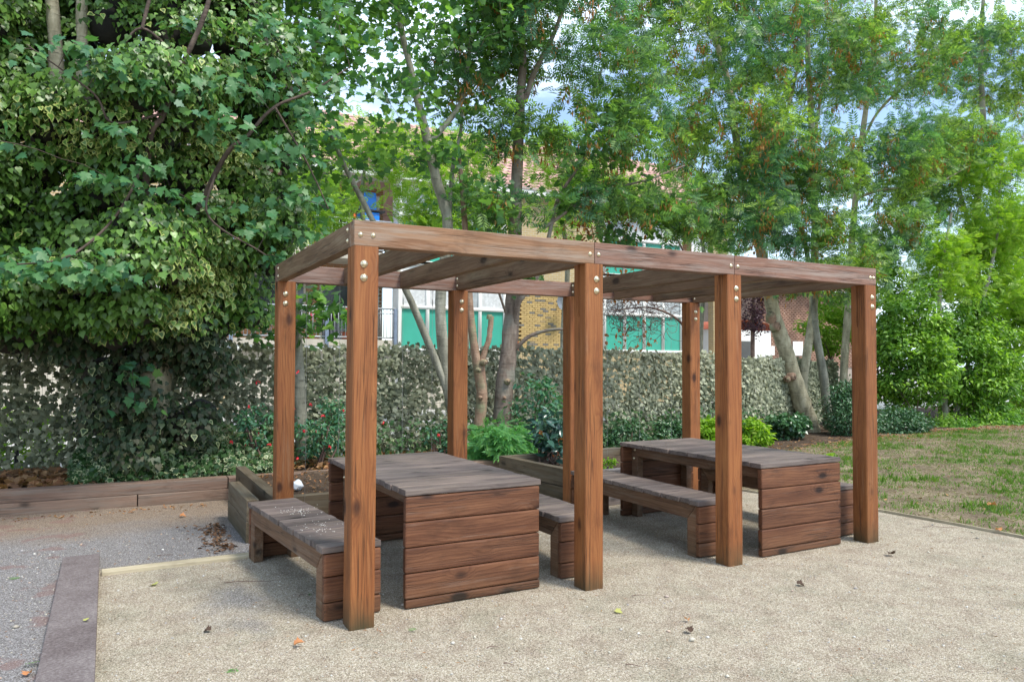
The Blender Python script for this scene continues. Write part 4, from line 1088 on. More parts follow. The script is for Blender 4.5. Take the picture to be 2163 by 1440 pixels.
# --- right-hand clump behind the lawn
YR = 7.3
tD = [wob(TP([(1716, 925, .05), (1700, 870, .02), (1680, 810, 0), (1660, 740, 0), (1640, 680, 0), (1625, 620, 0), (1612, 560, .05), (1600, 480, .1), (1575, 400, .1), (1560, 300, .1), (1540, 160, .2), (1500, 20, .2), (1480, -120, .2)], YR), [.24, .2, .185, .165, .15, .13, .12, .11, .09, .08, .065, .05, .03]),
      wob(TP([(1606, 520, .05), (1612, 470, .05), (1640, 390, .1), (1650, 290, .2), (1690, 120, .2)], YR), [.07, .06, .045, .04, .03])]
crD = [(at(1500, 60, YR), (2.3, 1.6, 1.3), 130), (at(1540, 280, YR-.3), (1.7, 1.2, 1.0), 90), (at(1440, -100, YR), (2.2, 1.6, 1.0), 60), (at(1560, 440, YR-.5), (1.2, .9, .7), 52)]
tD_, bD, _, _ = make_tree('ash_tree', 'leaning pale tree with a broken stub, thickest of the trunks by the lawn', tD, crD, L_ASHR, PIN, 0.28, 13, B_PALE, 31, keys=95, spread=.24, kr=.013)
knots(None, tD_, [(at(1628, 668, YR-.1)-bD, (-.7, -.5, .9), .09), (at(1640, 690, YR-.15)-bD, (.4, -1, .2), .09), (at(1674, 795, YR-.18)-bD, (.3, -1, .2), .075), (at(1662, 800, YR-.18)-bD, (-.8, -.6, .1), .06)])
tE = [wob(TP([(1722, 925, .2), (1702, 860, .2), (1697, 810, .2), (1706, 740, .25), (1718, 660, .3), (1721, 560, .3), (1722, 470, .3), (1715, 330, .3), (1712, 200, .3), (1708, 90, .3), (1700, -100, .3)], YR), [.10, .095, .095, .098, .095, .092, .088, .075, .065, .055, .03]),
      wob(TP([(1715, 330, .3), (1735, 200, .3), (1760, 90, .3), (1785, -40, .3)], YR), [.04, .035, .03, .02])]
crE = [(at(1720, 120, YR+.2), (1.9, 1.4, 1.2), 105), (at(1700, 340, YR), (1.6, 1.1, .9), 84), (at(1760, -90, YR), (2.2, 1.6, 1.0), 60), (at(1700, 470, YR-.3), (1.3, .8, .55), 52), (at(1665, 585, YR-.5), (1.1, .5, .22), 22), (at(1790, 560, YR-.6), (.9, .6, .6), 40)]
make_tree('ash_tree', 'straight middle stem behind the leaning pale tree, near the last post', tE, crE, L_ASHR, PIN, 0.27, 12, B_PALE, 32, keys=95, spread=.24, kr=.013)
tF = [wob(TP([(1758, 930, .1), (1748, 870, .1), (1740, 800, .1), (1728, 730, .15), (1722, 690, .2), (1716, 600, .3), (1690, 480, .3), (1640, 380, .3)], YR), [.13, .11, .10, .09, .085, .06, .05, .03])]
crF = [(at(1640, 380, YR+.5), (1.1, .9, .8), 40)]
make_tree('ash_tree', 'short curved stem leaning left, darkest of the lawn-side trunks', tF, crF, L_ASH, PIN, 0.28, 12, B_GREY, 33, spread=.22)
tG = [wob(TP([(1778, 960, .9), (1782, 800, .9), (1788, 700, .9), (1796, 600, .9), (1800, 500, .9), (1815, 330, .9), (1835, 180, .9), (1845, 60, .9), (1850, -100, .9)], YR), [.10, .095, .092, .088, .08, .07, .06, .05, .03]),
      wob(TP([(1822, 300, .9), (1860, 230, .9), (1950, 150, .7), (2040, 110, .6)], YR), [.04, .035, .028, .015]),
      wob(TP([(1805, 420, .9), (1870, 400, .6), (1960, 395, .4), (2050, 350, .3)], YR), [.04, .035, .028, .015])]
crG = [(at(1990, 300, YR+.8), (1.6, 1.2, .9), 70), (at(1880, 120, YR+.6), (2.0, 1.5, 1.2), 110), (at(1890, 340, YR+.3), (1.5, 1.1, .9), 84), (at(1930, -90, YR+.3), (2.2, 1.6, 1.0), 60), (at(1880, 490, YR), (.9, .8, .6), 46)]
make_tree('ash_tree', 'thin upright stem seen between the last post and the leaning trunks', tG, crG, L_ASHR, PIN, 0.27, 13, B_PALE, 34, keys=80, spread=.24, kr=.013)
YT = 9.5
tH = [wob(TP([(2080, 900, 0), (2075, 700, 0), (2060, 500, 0), (2080, 300, 0), (2075, 120, 0), (2085, -80, 0)], YT), [.15, .14, .12, .09, .07, .04]),
      wob(TP([(2062, 520, 0), (2020, 380, 0), (1990, 250, 0)], YT), [.07, .055, .03])]
crH = [(at(2090, 130, YT), (2.2, 1.8, 1.5), 130), (at(2060, 330, YT-.4), (1.9, 1.3, 1.0), 90), (at(2110, -80, YT), (2.4, 1.8, 1.1), 70), (at(2140, 480, YT-.5), (1.3, 1.1, 1.0), 60), (at(2230, 250, YT), (1.8, 1.8, 2.2), 60), (at(1960, 420, YT), (1.3, 1.0, .8), 50)]
make_tree('ash_tree', 'broad green tree rising above the bright bushes at the lawn end', tH, crH, L_ASHR, PIN, 0.32, 13, B_GREY, 35, keys=60, spread=.3, kr=.013)
# lime-green bushy tree right, in front of tree H
YL = 7.6
tI = [wob(TP([(2000, 915, 0), (1990, 760, 0), (1985, 600, 0), (2010, 450, 0)], YL), [.08, .07, .05, .03]), wob(TP([(2010, 915, 0), (2060, 700, 0), (2100, 520, 0), (2110, 380, 0)], YL), [.06, .05, .04, .02])]
crI = [(at(2010, 560, YL), (1.0, .8, 1.0), 70), (at(2110, 470, YL), (1.0, .8, 1.0), 60), (at(2090, 340, YL), (.9, .8, .7), 36), (at(2150, 640, YL-.2), (1.2, .9, 1.2), 80)]
make_tree('robinia_tree', 'light yellow-green feathery tree above the bushes at the picture corner', tI, crI, L_LIME, PIN, 0.24, 16, B_GREY, 36, spread=.2, kr=.009)
# far lime trees behind the screen, before the flats
for i, (px, Y, lab, cr_, sd_) in enumerate((
    (770, 12.5, 'bright lime tree before the pink roof, twigs bare at its centre', [((680, 430), (.9, .7, .8), 54), ((880, 350), (1.1, .8, .8), 48), ((770, 290), (.9, .8, .6), 34), ((900, 445), (.6, .6, .45), 28), ((690, 330), (.6, .6, .6), 14)], 41),
    (985, 13.0, 'lime-green tree standing before the flats, left of the brown trunk', [((980, 330), (1.1, .8, .9), 54), ((1020, 440), (.9, .8, .5), 40), ((930, 470), (.8, .6, .3), 22)], 42),
    (1190, 13.0, 'yellow-green tree behind the screen at the brick wall', [((1180, 340), (1.2, .8, 1.0), 56), ((1290, 410), (1.1, .7, .7), 46), ((1200, 470), (.7, .6, .4), 16)], 43),
    (1480, 13.5, 'green tree filling the gap right of the lattice window', [((1480, 420), (1.3, .9, 1.0), 50), ((1530, 500), (.9, .8, .5), 34), ((1440, 300), (1.2, .9, .8), 40), ((1490, 590), (.7, .5, .3), 20)], 44))):
    tk = [wob([at(px, 800, Y)*[1, 1, 0]+[0, 0, 0], at(px, 700, Y), at(px+8, 560, Y), at(px-6, 420, Y), at(px+10, 300, Y)], [.09, .08, .07, .05, .025])]
    make_tree('locust_tree', lab, tk, [(at(c[0], c[1], Y), r_, n_) for c, r_, n_ in cr_], L_LIME if i < 3 else L_BUSH, PIN, 0.24, 13, B_GREY, sd_, spread=.2, kr=.009, twig_mat=B_BROWN, group=None)
# plum beside the brick house
tk = [wob([at(1590, 760, 18)*[1, 1, 0], at(1590, 700, 18), at(1592, 620, 18), at(1588, 560, 18)], [.1, .08, .06, .03])]
make_tree('plum_tree', 'small dark purple-leaved plum between the white shed and brown house', tk, [(at(1592, 640, 18), (.42, .5, 1.3), 60)], L_PLUM, OVAL6, 0.12, 30, B_BROWN, 45, spread=.16)

# --- dead-leaved twiggy shrub under the pergola's middle
rr = np.random.default_rng(9)
YB = 5.9
root_ = at(1460, 935, YB)*[1, 1, 0]+[0, 0, .1]
ds = empty('withered_shrub', tuple(root_)); tag(ds, 'half-dead twiggy shrub with rust-brown leaves hanging before the right teal panels', 'shrub')
st = [wob([root_, at(1458, 820, YB), at(1450, 700, YB), at(1385, 652, YB-.1), at(1290, 655, YB-.2)], [.03, .026, .022, .018, .01], amp=.005),
      wob([at(1450, 700, YB), at(1452, 560, YB), at(1410, 480, YB), at(1330, 430, YB)], [.022, .02, .015, .01], amp=.005)]
tb = list(st)
for k in range(420):
    c = ell(at(1345, 655, YB), (.85, .35, .55), 1, rr, 0)[0] if k < 290 else ell(at(1290, 470, YB-.1), (.9, .4, .5), 1, rr, 0)[0]
    a0 = rr.uniform(0, 6.28); R0 = rr.uniform(.06, .26)*rr.uniform(.4, 1); th = np.linspace(a0, a0+rr.choice([-1, 1])*rr.uniform(1.5, 3.6), 9)
    yy = np.linspace(0, rr.normal(0, .15), 9)
    pts = np.stack([c[0]+R0*np.cos(th)-R0*math.cos(a0), c[1]+yy, c[2]+R0*.8*np.sin(th)-R0*.8*math.sin(a0)], -1)
    tb.append((pts+rr.normal(0, .006, pts.shape), np.linspace(.0062, .0026, 9)))
V, F = tube_geo([(p-root_, r_) for p, r_ in tb], 6)
link('twigs', mesh_np('twigs', V, F, B_BROWN, True), ds)['kind'] = 'stuff'
m = 520; cen = np.concatenate([ell(at(1300, 600, YB-.1), (.7, .35, .35), 60, rr, 0), ell(at(1330, 700, YB-.1), (.6, .3, .3), 18, rr, 0), ell(at(1290, 470, YB-.1), (.8, .35, .42), 80, rr, 0), ell(at(1220, 500, YB-.1), (.5, .35, .3), 25, rr, 0)])
PP = cen[rr.integers(0, len(cen), m)]+rr.normal(0, .05, (m, 3))
V, F = place(OVAL6[0]*[1.5, 1, 2], OVAL6[1], PP-root_, unit(rr.normal(0, .4, (m, 3))+[0, 0, -1]), rand_dirs(m, rr), rr.uniform(.035, .08, m))
o = link('dead_leaves', mesh_np('dead_leaves', V, F, L_RUST), ds); o['kind'] = 'stuff'

# --- ivy-covered tree on the left
rr = np.random.default_rng(3)
ib = np.array([-1.0, 5.3, 0.15])
iv = empty('ivy_covered_tree', tuple(ib)); tag(iv, 'huge tree smothered in variegated ivy over the left of the yard', 'tree')
tI_ = [wob([ib, at(330, 800, 5.4), at(300, 600, 5.3), at(160, 380, 5.0), at(120, 180, 4.75), at(105, 0, 4.7), at(90, -160, 4.7)], [.2, .17, .14, .10, .075, .06, .05]),
       wob([at(300, 600, 5.3), at(230, 380, 4.9), at(178, 190, 4.5), at(170, 80, 4.5), at(172, -60, 4.5), at(175, -200, 4.5)], [.12, .09, .062, .055, .05, .045])]
stems_obj([(p-ib, r_) for p, r_ in tI_], B_PALE, iv, 'trunk', 10)
# lumps: shelves of hanging ivy on a bulging front
def inside(px, py):
    # silhouette of the mass
    rt = np.interp(py, [-200, 0, 120, 300, 480, 600, 700, 760, 860, 1000], [520, 545, 600, 640, 615, 575, 520, 465, 450, 430])
    lf = np.interp(py, [-200, 690, 720, 770, 860, 1000], [-500, -500, 40, 165, 180, 230])
    return (px < rt) & (px > lf)
LP = []
while len(LP) < 470:
    px, py = rr.uniform(-420, 640), rr.uniform(-200, 980)
    if inside(px, py):
        front = 4.3+0.5*max(0, (py-620)/300)+0.35*math.sin(px*.013+1)+0.25*math.sin(py*.017+px*.006)
        if py > 700: front = 4.95+rr.uniform(0, .4)
        if abs(px-140) < 75 and py < 185: front += 0.9       # hollow round the bare trunks
        LP.append((*at(px, py, front+rr.uniform(0, .35)), px, py))
nfront = len(LP)
while len(LP) < nfront+190:  # deeper ivy lumps, added so the mass shades the net
    px, py = rr.uniform(-420, 600), rr.uniform(-200, 690)
    if inside(px, py) and not (abs(px-140) < 75 and py < 185): LP.append((*at(px, py, 5.0+rr.uniform(0, 1.1)), px, py))
LP = np.array(LP)
cp_, nl = [], 105
Vs, Fs, rim = [], [], []
# dark lump cores, added inside the ivy to block light
cV, cF = [], []
ico = bmesh.new(); bmesh.ops.create_icosphere(ico, subdivisions=2, radius=1.0)
iV = np.array([v.co[:] for v in ico.verts]); iF = np.array([[v.index for v in f.verts] for f in ico.faces]); ico.free()
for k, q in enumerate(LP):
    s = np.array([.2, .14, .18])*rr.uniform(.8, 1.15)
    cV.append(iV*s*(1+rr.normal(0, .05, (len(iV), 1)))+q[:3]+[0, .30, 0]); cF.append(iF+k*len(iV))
o = link('light_block_core', mesh_np('light_block_core', np.concatenate(cV)-ib, np.concatenate(cF), B_IVY, True), iv); o['kind'] = 'stuff'
GP, GD, GN_, GS, GV = [], [], [], [], []
yel = np.array([(110, 275), (250, 290), (430, 290), (370, 655), (400, 545), (190, 315), (455, 250), (330, 600), (40, 270), (420, 600), (470, 330)])
for q in LP:
    a = rr.uniform(.28, .42)
    d = rand_dirs(nl, rr); d[:, 1] = -np.abs(d[:, 1]); d[:, 2] = d[:, 2]*.75+.12
    p = q[:3]+d*[a, a*.75, a*.62]*rr.choice([.55, .8, 1.0], (nl, 1), p=[.16, .2, .64])*rr.uniform(.88, 1.08, (nl, 1))
    GP.append(p); GN_.append(unit(d*[1, 1, .7]+[0, -.25, .35]+rr.normal(0, .33, (nl, 3))))
    GD.append(unit(d*[.5, .6, .2]+[0, -.15, -.95]+rr.normal(0, .3, (nl, 3))))
    dd = np.min(np.hypot(yel[:, 0]-q[3], yel[:, 1]-q[4]))
    v = max(0, 1-dd/65)*.95+.12+(.14 if q[3] > 330 else 0)
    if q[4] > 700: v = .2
    GV.append(np.clip(rr.normal(v, .28, nl), 0, 1.25)); GS.append(rr.uniform(.04, .085, nl))
GP, GN_, GD, GS, GV = map(np.concatenate, (GP, GN_, GD, GS, GV))
rimT = np.array([0]+[1]*(len(IVY[0])-1))
def ivy_mesh(name, sl, tmpl, mat, parent, off, P_=None):
    V, F = place(tmpl[0], tmpl[1], GP[sl]-off, GD[sl], GN_[sl], GS[sl], rr.uniform(0, .5, len(GP[sl])))
    rim = (rimT[None]*GV[sl][:, None]).ravel()
    o = link(name, mesh_np(name, V, F, mat, attrs={'rim': rim}), parent); o['kind'] = 'stuff'; return o
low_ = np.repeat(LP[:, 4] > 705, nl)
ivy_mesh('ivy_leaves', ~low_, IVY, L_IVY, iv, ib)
ivy_mesh('lower_ivy_leaves', low_, IVY, L_IVYSH, iv, ib)
# flower umbels between the leaves (pale green knobs)
m = 3200; idx = rr.integers(0, len(GP), m//8)
UP = np.repeat(GP[idx]+[0, -.05, .05], 8, 0)+rr.normal(0, .018, (len(idx)*8, 3))
V, F = place(OCT[0], OCT[1], UP-ib, rand_dirs(len(UP), rr), rand_dirs(len(UP), rr), rr.uniform(.004, .007, len(UP)))
o = link('ivy_umbels', mesh_np('ivy_umbels', V, F, L_LIME), iv); o['kind'] = 'stuff'

# --- sycamore in front of it: hanging limbs and big leaves
sb = np.array([1.05, 5.2, .17])
sy = empty('sycamore_tree', tuple(at(310, 330, 4.25)*[1, 1, 0]+[0, 1.5, .17])); tag(sy, 'sycamore with large blue-green lobed leaves spreading before the ivy', 'tree')
sb = np.array(sy.location)
lim = [wob([sb, sb+[0, -.2, 1.6], at(312, 330, 4.2), at(345, 240, 4.0), at(385, 130, 3.9), at(430, 20, 3.8), at(470, -140, 3.7)], [.06, .055, .032, .028, .025, .024, .022]),
       wob([sb+[0, -.2, 1.6], at(455, 365, 4.0), at(520, 290, 3.8), at(580, 225, 3.7), at(660, 190, 3.7), at(740, 140, 3.8)], [.035, .026, .02, .016, .012, .007]),
       wob([at(385, 130, 3.9), at(300, 60, 3.9), at(245, 130, 3.9)], [.014, .015, .009]), wob([at(300, 60, 3.9), at(330, -60, 3.9)], [.016, .02]),
       wob([at(345, 240, 4.0), at(240, 260, 3.8), at(200, 200, 3.7), at(60, 100, 3.6)], [.014, .012, .01, .006]),
       wob([at(312, 330, 4.2), at(250, 450, 3.9), at(150, 540, 3.6), at(20, 560, 3.5)], [.016, .014, .012, .006]),
       wob([at(455, 365, 4.0), at(440, 460, 3.9), at(560, 540, 3.9)], [.014, .012, .008]),
       wob([at(580, 225, 3.7), at(640, 330, 3.7), at(690, 440, 3.8)], [.012, .01, .006])]
stems_obj([(p-sb, r_) for p, r_ in lim], B_DARK, sy, 'trunk', 8)
spots = [(160, 120, .22, 16, 3.6), (215, 160, .2, 14, 3.7), (300, 190, .25, 18, 3.7), (350, 210, .2, 12, 3.8), (465, 235, .25, 20, 3.6), (430, 180, .25, 12, 3.8), (240, 270, .2, 12, 3.7), (520, 180, .35, 26, 3.7),
         (600, 120, .35, 26, 3.8), (640, 200, .35, 26, 3.8), (540, 300, .3, 22, 3.8), (600, 330, .3, 22, 3.8), (660, 280, .3, 20, 3.9), (220, 370, .22, 14, 3.7), (300, 350, .2, 12, 3.8), (375, 405, .2, 12, 3.8), (460, 430, .2, 10, 3.9),
         (90, 555, .3, 22, 3.4), (30, 590, .3, 18, 3.4), (190, 560, .3, 20, 3.5), (240, 590, .25, 14, 3.6), (570, 480, .28, 18, 3.9), (590, 540, .2, 10, 4.0), (610, 430, .25, 16, 3.9), (670, 420, .2, 10, 4.0), (700, 180, .35, 20, 3.9), (720, 90, .4, 22, 3.9),
         (40, 80, .3, 14, 3.6), (-60, 300, .3, 14, 3.6), (640, 40, .4, 22, 3.9), (560, 40, .3, 16, 3.9), (-80, 560, .3, 16, 3.4), (410, 60, .3, 10, 4.0), (630, 500, .2, 8, 4.0), (720, 20, .3, 14, 4.0), (285, 800, .18, 7, 4.7), (275, 860, .2, 7, 4.7), (290, 760, .14, 4, 4.7)]
cc = []
for (px, py, s, k, Y) in spots:
    c = at(px, py, Y); cc.append(np.concatenate([c+rr.normal(0, .04, 3), s+rr.normal(0, .02, 1), [k]]))
tb, _ = grow(lim, [c[:3] for c in cc], rr, kr=.008); o = stems_obj([(p-sb, r_) for p, r_ in tb], B_DARK, sy, 'branches', 6); o['kind'] = 'stuff'
pl = []
for c in cc:
    k = int(c[4]*1.5)
    q = c[:3]+rr.normal(0, 1, (k, 3))*[c[3]*.62, c[3]*.45, c[3]*.2]
    pl.append(q)
pl = np.concatenate(pl); m = len(pl)
yd = unit(rr.normal(0, .55, (m, 3))*[1, .6, .5]+[.1, -.35, -.5]); nd = unit(rr.normal(0, .42, (m, 3))+[0, -.45, .85]); sz = rr.uniform(.07, .13, m)
variants = []
for v in range(6):
    Vv = PALM[0].copy(); Vv[:, 2] += -rr.uniform(.1, .35)*Vv[:, 1]**2+rr.normal(0, .03, len(Vv))
    variants.append(mesh_np('leaf', Vv, PALM[1], L_SYC))
big = np.argsort(-sz)[:300]; rest = np.argsort(-sz)[300:]
for k in big:
    y = unit(yd[k]); x = unit(np.cross(y, nd[k])); z = np.cross(x, y)
    o = link('leaf', variants[k % 6], sy); Mx = Matrix(((x[0], y[0], z[0], 0), (x[1], y[1], z[1], 0), (x[2], y[2], z[2], 0), (0, 0, 0, 1)))
    o.matrix_local = Matrix.Translation(pl[k]-sb) @ Mx @ Matrix.Scale(sz[k], 4)
V, F = place(PALM[0], PALM[1], pl[rest]-sb, yd[rest], nd[rest], sz[rest], rr.uniform(0, .35, len(rest)))
o = link('crown', mesh_np('crown', V, F, L_SYC), sy); o['kind'] = 'stuff'
# the sycamore's farther, finer crown filling the gap up to the centre trees
make_tree('maple_tree', 'green maple crown filling the sky gap between the ivy and the centre trees', [wob(TP([(640, 985, 0), (625, 700, 0), (600, 420, 0), (640, 200, 0), (680, 40, 0), (700, -120, 0)], 6.0), [.09, .08, .07, .06, .045, .03])],
          [(at(640, 60, 5.6), (1.0, .9, .9), 60), (at(600, 300, 5.6), (.75, .7, .7), 46), (at(540, -80, 5.6), (1.3, .9, .7), 40), (at(700, -60, 5.6), (1.1, .9, .8), 40), (at(590, 440, 5.7), (.5, .5, .4), 22), (at(570, 680, 5.8), (.32, .3, .3), 10), (at(690, 650, 5.6), (.35, .2, .32), 12)],
          L_MAP, PALM, 0.12, 13, B_GREY, 51, spread=.17)

# --- screen fence with camouflage net
fx0, fx1, YS = -7.0, 15.5, 6.45
fe = empty('screen_fence', (0, YS, 0)); tag(fe, 'wire fence hung with a grey-green camouflage leaf net behind the beds', 'fence')
def fyo(x): return np.interp(x, [-7, 9.6, 15.5], [0, 0, 2.6])
def ftop(x): return np.interp(x, [-7, 0, 6, 10, 15.5], [1.74, 1.70, 1.73, 1.58, 1.50])
x = fx0
while x < fx1:
    h = float(ftop(x)); V, F = tube_geo([([(0, .06, 0), (0, .06, h)], [.025, .025])], 8)
    link('fence_post', mesh_np('fence_post', V, F, M_BLACK), fe, (x, float(fyo(x)), 0)); x += 2.4
bs = []
for xx in np.arange(fx0, fx1, .05): bs.append((xx-.0015, xx+.0015, .028+fyo(xx), .031+fyo(xx), .05, float(ftop(xx))))
for zz in np.arange(.1, 1.75, .2): bs.append((fx0, 9.6, .031, .035, zz-.0025, zz+.0025))
V, F = boxes_geo(bs); o = link('wire_mesh', mesh_np('wire_mesh', V, F, M_BLACK), fe)
rr = np.random.default_rng(17)
n = 42000
X = rr.uniform(fx0, fx1, n); zt = ftop(X); Z = .12+(zt-.10)*rr.random(n)
gap = (np.sin(X*2.1+1)+np.sin(Z*5+X*3.1)+np.sin(X*7.3-Z*3)) > 1.85
thin = (X < -1.7) & (rr.random(n) < .22)
Z = Z+np.where(Z > zt-.12, np.abs(rr.normal(0, .035, n))*(1+np.sin(X*3.1)*.8), 0)
keep = ~thin & ~(gap & (rr.random(n) < .55))
X, Z = X[keep], Z[keep]; n = len(X)
NP = np.stack([X, rr.uniform(-.06, .02, n)+fyo(X), Z], -1)
NY = unit(rr.normal(0, .55, (n, 3))*[1, .4, 1]+[0, -.15, -.45]); NNm = unit(rr.normal(0, .45, (n, 3))+[0, -1, .35]); NS = rr.uniform(.05, .09, n)
cx = at(960, 850, YS)[0]
order = np.argsort(np.abs(X-(cx+1))-np.abs(rr.normal(0, 2, n)))
nv = []
for v in range(4):
    Vv = NET[0].copy(); Vv[:, 2] += rr.normal(0, .06, len(Vv)); nv.append(mesh_np('net_leaf', Vv, NET[1], L_NET))
for k in order[:300]:
    y = NY[k]; x_ = unit(np.cross(y, NNm[k])); z_ = np.cross(x_, y)
    o = link('net_leaf', nv[k % 4], fe)
    o.matrix_local = Matrix.Translation(NP[k]) @ Matrix(((x_[0], y[0], z_[0], 0), (x_[1], y[1], z_[1], 0), (x_[2], y[2], z_[2], 0), (0, 0, 0, 1))) @ Matrix.Scale(NS[k], 4)
rs_ = order[300:]
V, F = place(NET[0], NET[1], NP[rs_], NY[rs_], NNm[rs_], NS[rs_], rr.uniform(-.2, .5, len(rs_)))
o = link('leaf_net', mesh_np('leaf_net', V, F, L_NET), fe); o['kind'] = 'stuff'

# --- bushes and bed plants
def bush(name, label, centre, rad, n, leaf, tmpl, size, seed, lumps=26, cat='shrub', nstem=7, droop=.25, squash=1.0, group=None, narrow=1.0):
    rng = np.random.default_rng(seed)
    base = np.array([centre[0], centre[1], max(0.0, centre[2]-rad[2])])
    t = empty(name, tuple(base)); tag(t, label, cat, group)
    lc = ell(centre, np.array(rad)*.78, lumps, rng, .3)
    if lumps >= 60: lc = np.array(centre)+(lc-centre)*rng.uniform(.85, 1.28, (lumps, 1)); lc[:, 2] -= .12*rng.random(lumps)*rad[2]; lc[:, 2] = np.maximum(lc[:, 2], base[2]+.1)
    lr = np.array(rad).mean()*(.34 if lumps < 60 else .19)
    k = rng.integers(0, lumps, n)
    d = rand_dirs(n, rng); d[:, 2] = d[:, 2]*.9+.12
    p = lc[k]+d*lr*rng.uniform(.45, 1.08, (n, 1))*[1, 1, .8]
    p[:, 2] = np.maximum(p[:, 2], base[2]+.02)
    nr = unit(d+[0, 0, .6]+rng.normal(0, .4, (n, 3))); yd = unit(d*[1, 1, .3]+[0, 0, -droop]+rng.normal(0, .4, (n, 3)))
    T = tmpl[0]*[narrow, 1, 1]
    V, F = place(T, tmpl[1], p-base, yd, nr, rng.uniform(size*.6, size*1.25, n), rng.uniform(0, .35, n))
    o = link('foliage', mesh_np('foliage', V, F, leaf), t); o['kind'] = 'stuff'
    tb = []
    for j in range(nstem):
        e = lc[rng.integers(0, lumps)]; b0 = base+[rng.normal(0, .06), rng.normal(0, .06), 0]
        tb.append(wob([b0, (b0+e)/2+rng.normal(0, .05, 3), e], [.012+.004*rad[2], .01, .004], 5, .004, rng))
    o = stems_obj([(q-base, r_) for q, r_ in tb], B_BROWN, t, 'stems', 5)
    return t, base, lc, rng

def G(px, py, Y=None, z=0.0):
    return atz(px, py, z)
# bright bushes by the lawn's far edge
bush('tall_bush', 'bright green bush immediately right of the last post, arching over the lawn', at(1925, 745, 7.4), (1.25, 1.0, 1.95), 15000, L_BUSH, OVAL6, .12, 61, 150)
bush('tall_bush', 'widest bright green bush at the right behind the lawn', at(2060, 760, 7.5), (1.6, 1.0, 2.0), 17000, L_BUSH, OVAL6, .12, 62, 170)
bush('tall_bush', 'sunny yellow-green bush at the right picture edge', at(2190, 740, 7.7), (1.9, 1.2, 2.5), 16000, L_LIME, OVAL6, .12, 63, 170)
bush('tall_bush', 'arching lime bush beyond the widest bush, reaching up into the trees', at(2080, 570, 8.6), (2.4, 1.0, 1.7), 12000, L_LIME, OVAL6, .12, 60, 130)
bush('tall_bush', 'leafy bush filling the space behind the brown house corner and the fence', at(1850, 640, 9.4), (1.3, .9, 2.0), 8000, L_BUSH, OVAL6, .10, 64, 60)
bush('low_bush', 'low leafy skirt of the bright bushes touching the lawn at the right edge', at(2110, 905, 7.0), (2.2, .6, .5), 6500, L_BUSH, OVAL6, .10, 59, 50)
bush('dark_shrub', 'dark small-leaved shrub at the foot of the last post, by the lawn', at(1800, 870, 6.4), (.75, .6, .75), 6500, L_DKB, OVAL6, .06, 65, 40)
bush('dark_shrub', 'low dark shrub spilling over the leaf-strewn lawn edge', at(1905, 895, 6.4), (.9, .5, .42), 5000, L_DKB, OVAL6, .065, 66, 34)
bush('dark_shrub', 'low fresh-green shrub further right along the lawn edge', at(2010, 900, 6.9), (.8, .5, .35), 3200, L_BUSH, OVAL6, .065, 67, 30)
bush('elder_shrub', 'light green leafy shoots between the leaning trunks and the thin stem', at(1755, 690, 9.0), (1.0, .6, .9), 2600, L_LIME, OVAL6, .12, 68, 24)
# planting under the net
bush('corydalis_plant', 'feathery bright green plant left of the dark-leaved shrub behind the wide table', at(1065, 945, 4.9)+np.array([0, 0, .02]), (.52, .4, .42), 1500, L_FERN, PINF, .17, 71, 26, 'plant')
bush('corydalis_plant', 'bluish green ferny clump at the foot of the second back post', at(1015, 975, 5.0), (.3, .3, .25), 420, L_FERN, PINF, .16, 72, 12, 'plant')
t_, b_, lc_, g_ = bush('skimmia_shrub', 'dark glossy-leaved shrub with orange young shoots beside the third back post', at(1165, 915, 3.75), (.31, .26, .38), 300, L_SKIM, OVAL6, .13, 73, 16, droop=.1)
m = 36; c = np.repeat(lc_[:4], 9, 0)+g_.normal(0, .03, (m, 3))+[0, -.12, .05]
V, F = place(OVAL6[0], OVAL6[1], c-b_, unit(g_.normal(0, .6, (m, 3))+[0, 0, .8]), rand_dirs(m, g_), np.full(m, .05))
o = link('young_shoots', mesh_np('young_shoots', V, F, M_ORF), t_); o['kind'] = 'stuff'
bush('laurel_shrub', 'loose grey-green shrub against the net between the brown trunk and second post', at(1130, 850, 5.5), (.5, .3, .6), 480, L_FUCH, OVAL6, .09, 74, 24)
bush('euphorbia_plant', 'glowing yellow-green clump showing right of the third front post', at(1592, 915, 5.6), (.36, .34, .33), 1500, L_EUPH, OVAL6, .09, 75, 20, 'plant')
bush('euphorbia_plant', 'yellow-green clump showing between back post and third front post', at(1500, 912, 5.6), (.30, .3, .32), 1100, L_EUPH, OVAL6, .09, 76, 16, 'plant')
bush('low_shrub', 'low blue-green shrub before the net, behind the long bench table', at(1325, 925, 5.7), (.55, .35, .3), 1900, L_DKB, OVAL6, .065, 77, 20)
bush('low_shrub', 'dark green low shrub reaching the last back post', at(1420, 920, 5.8), (.5, .35, .3), 1900, L_DKB, OVAL6, .065, 78, 20)
bush('low_shrub', 'small tangled shrub at the base of the thick leaning trunk', at(1660, 905, 6.4), (.7, .4, .32), 2600, L_DKB, IVY, .075, 79, 24)
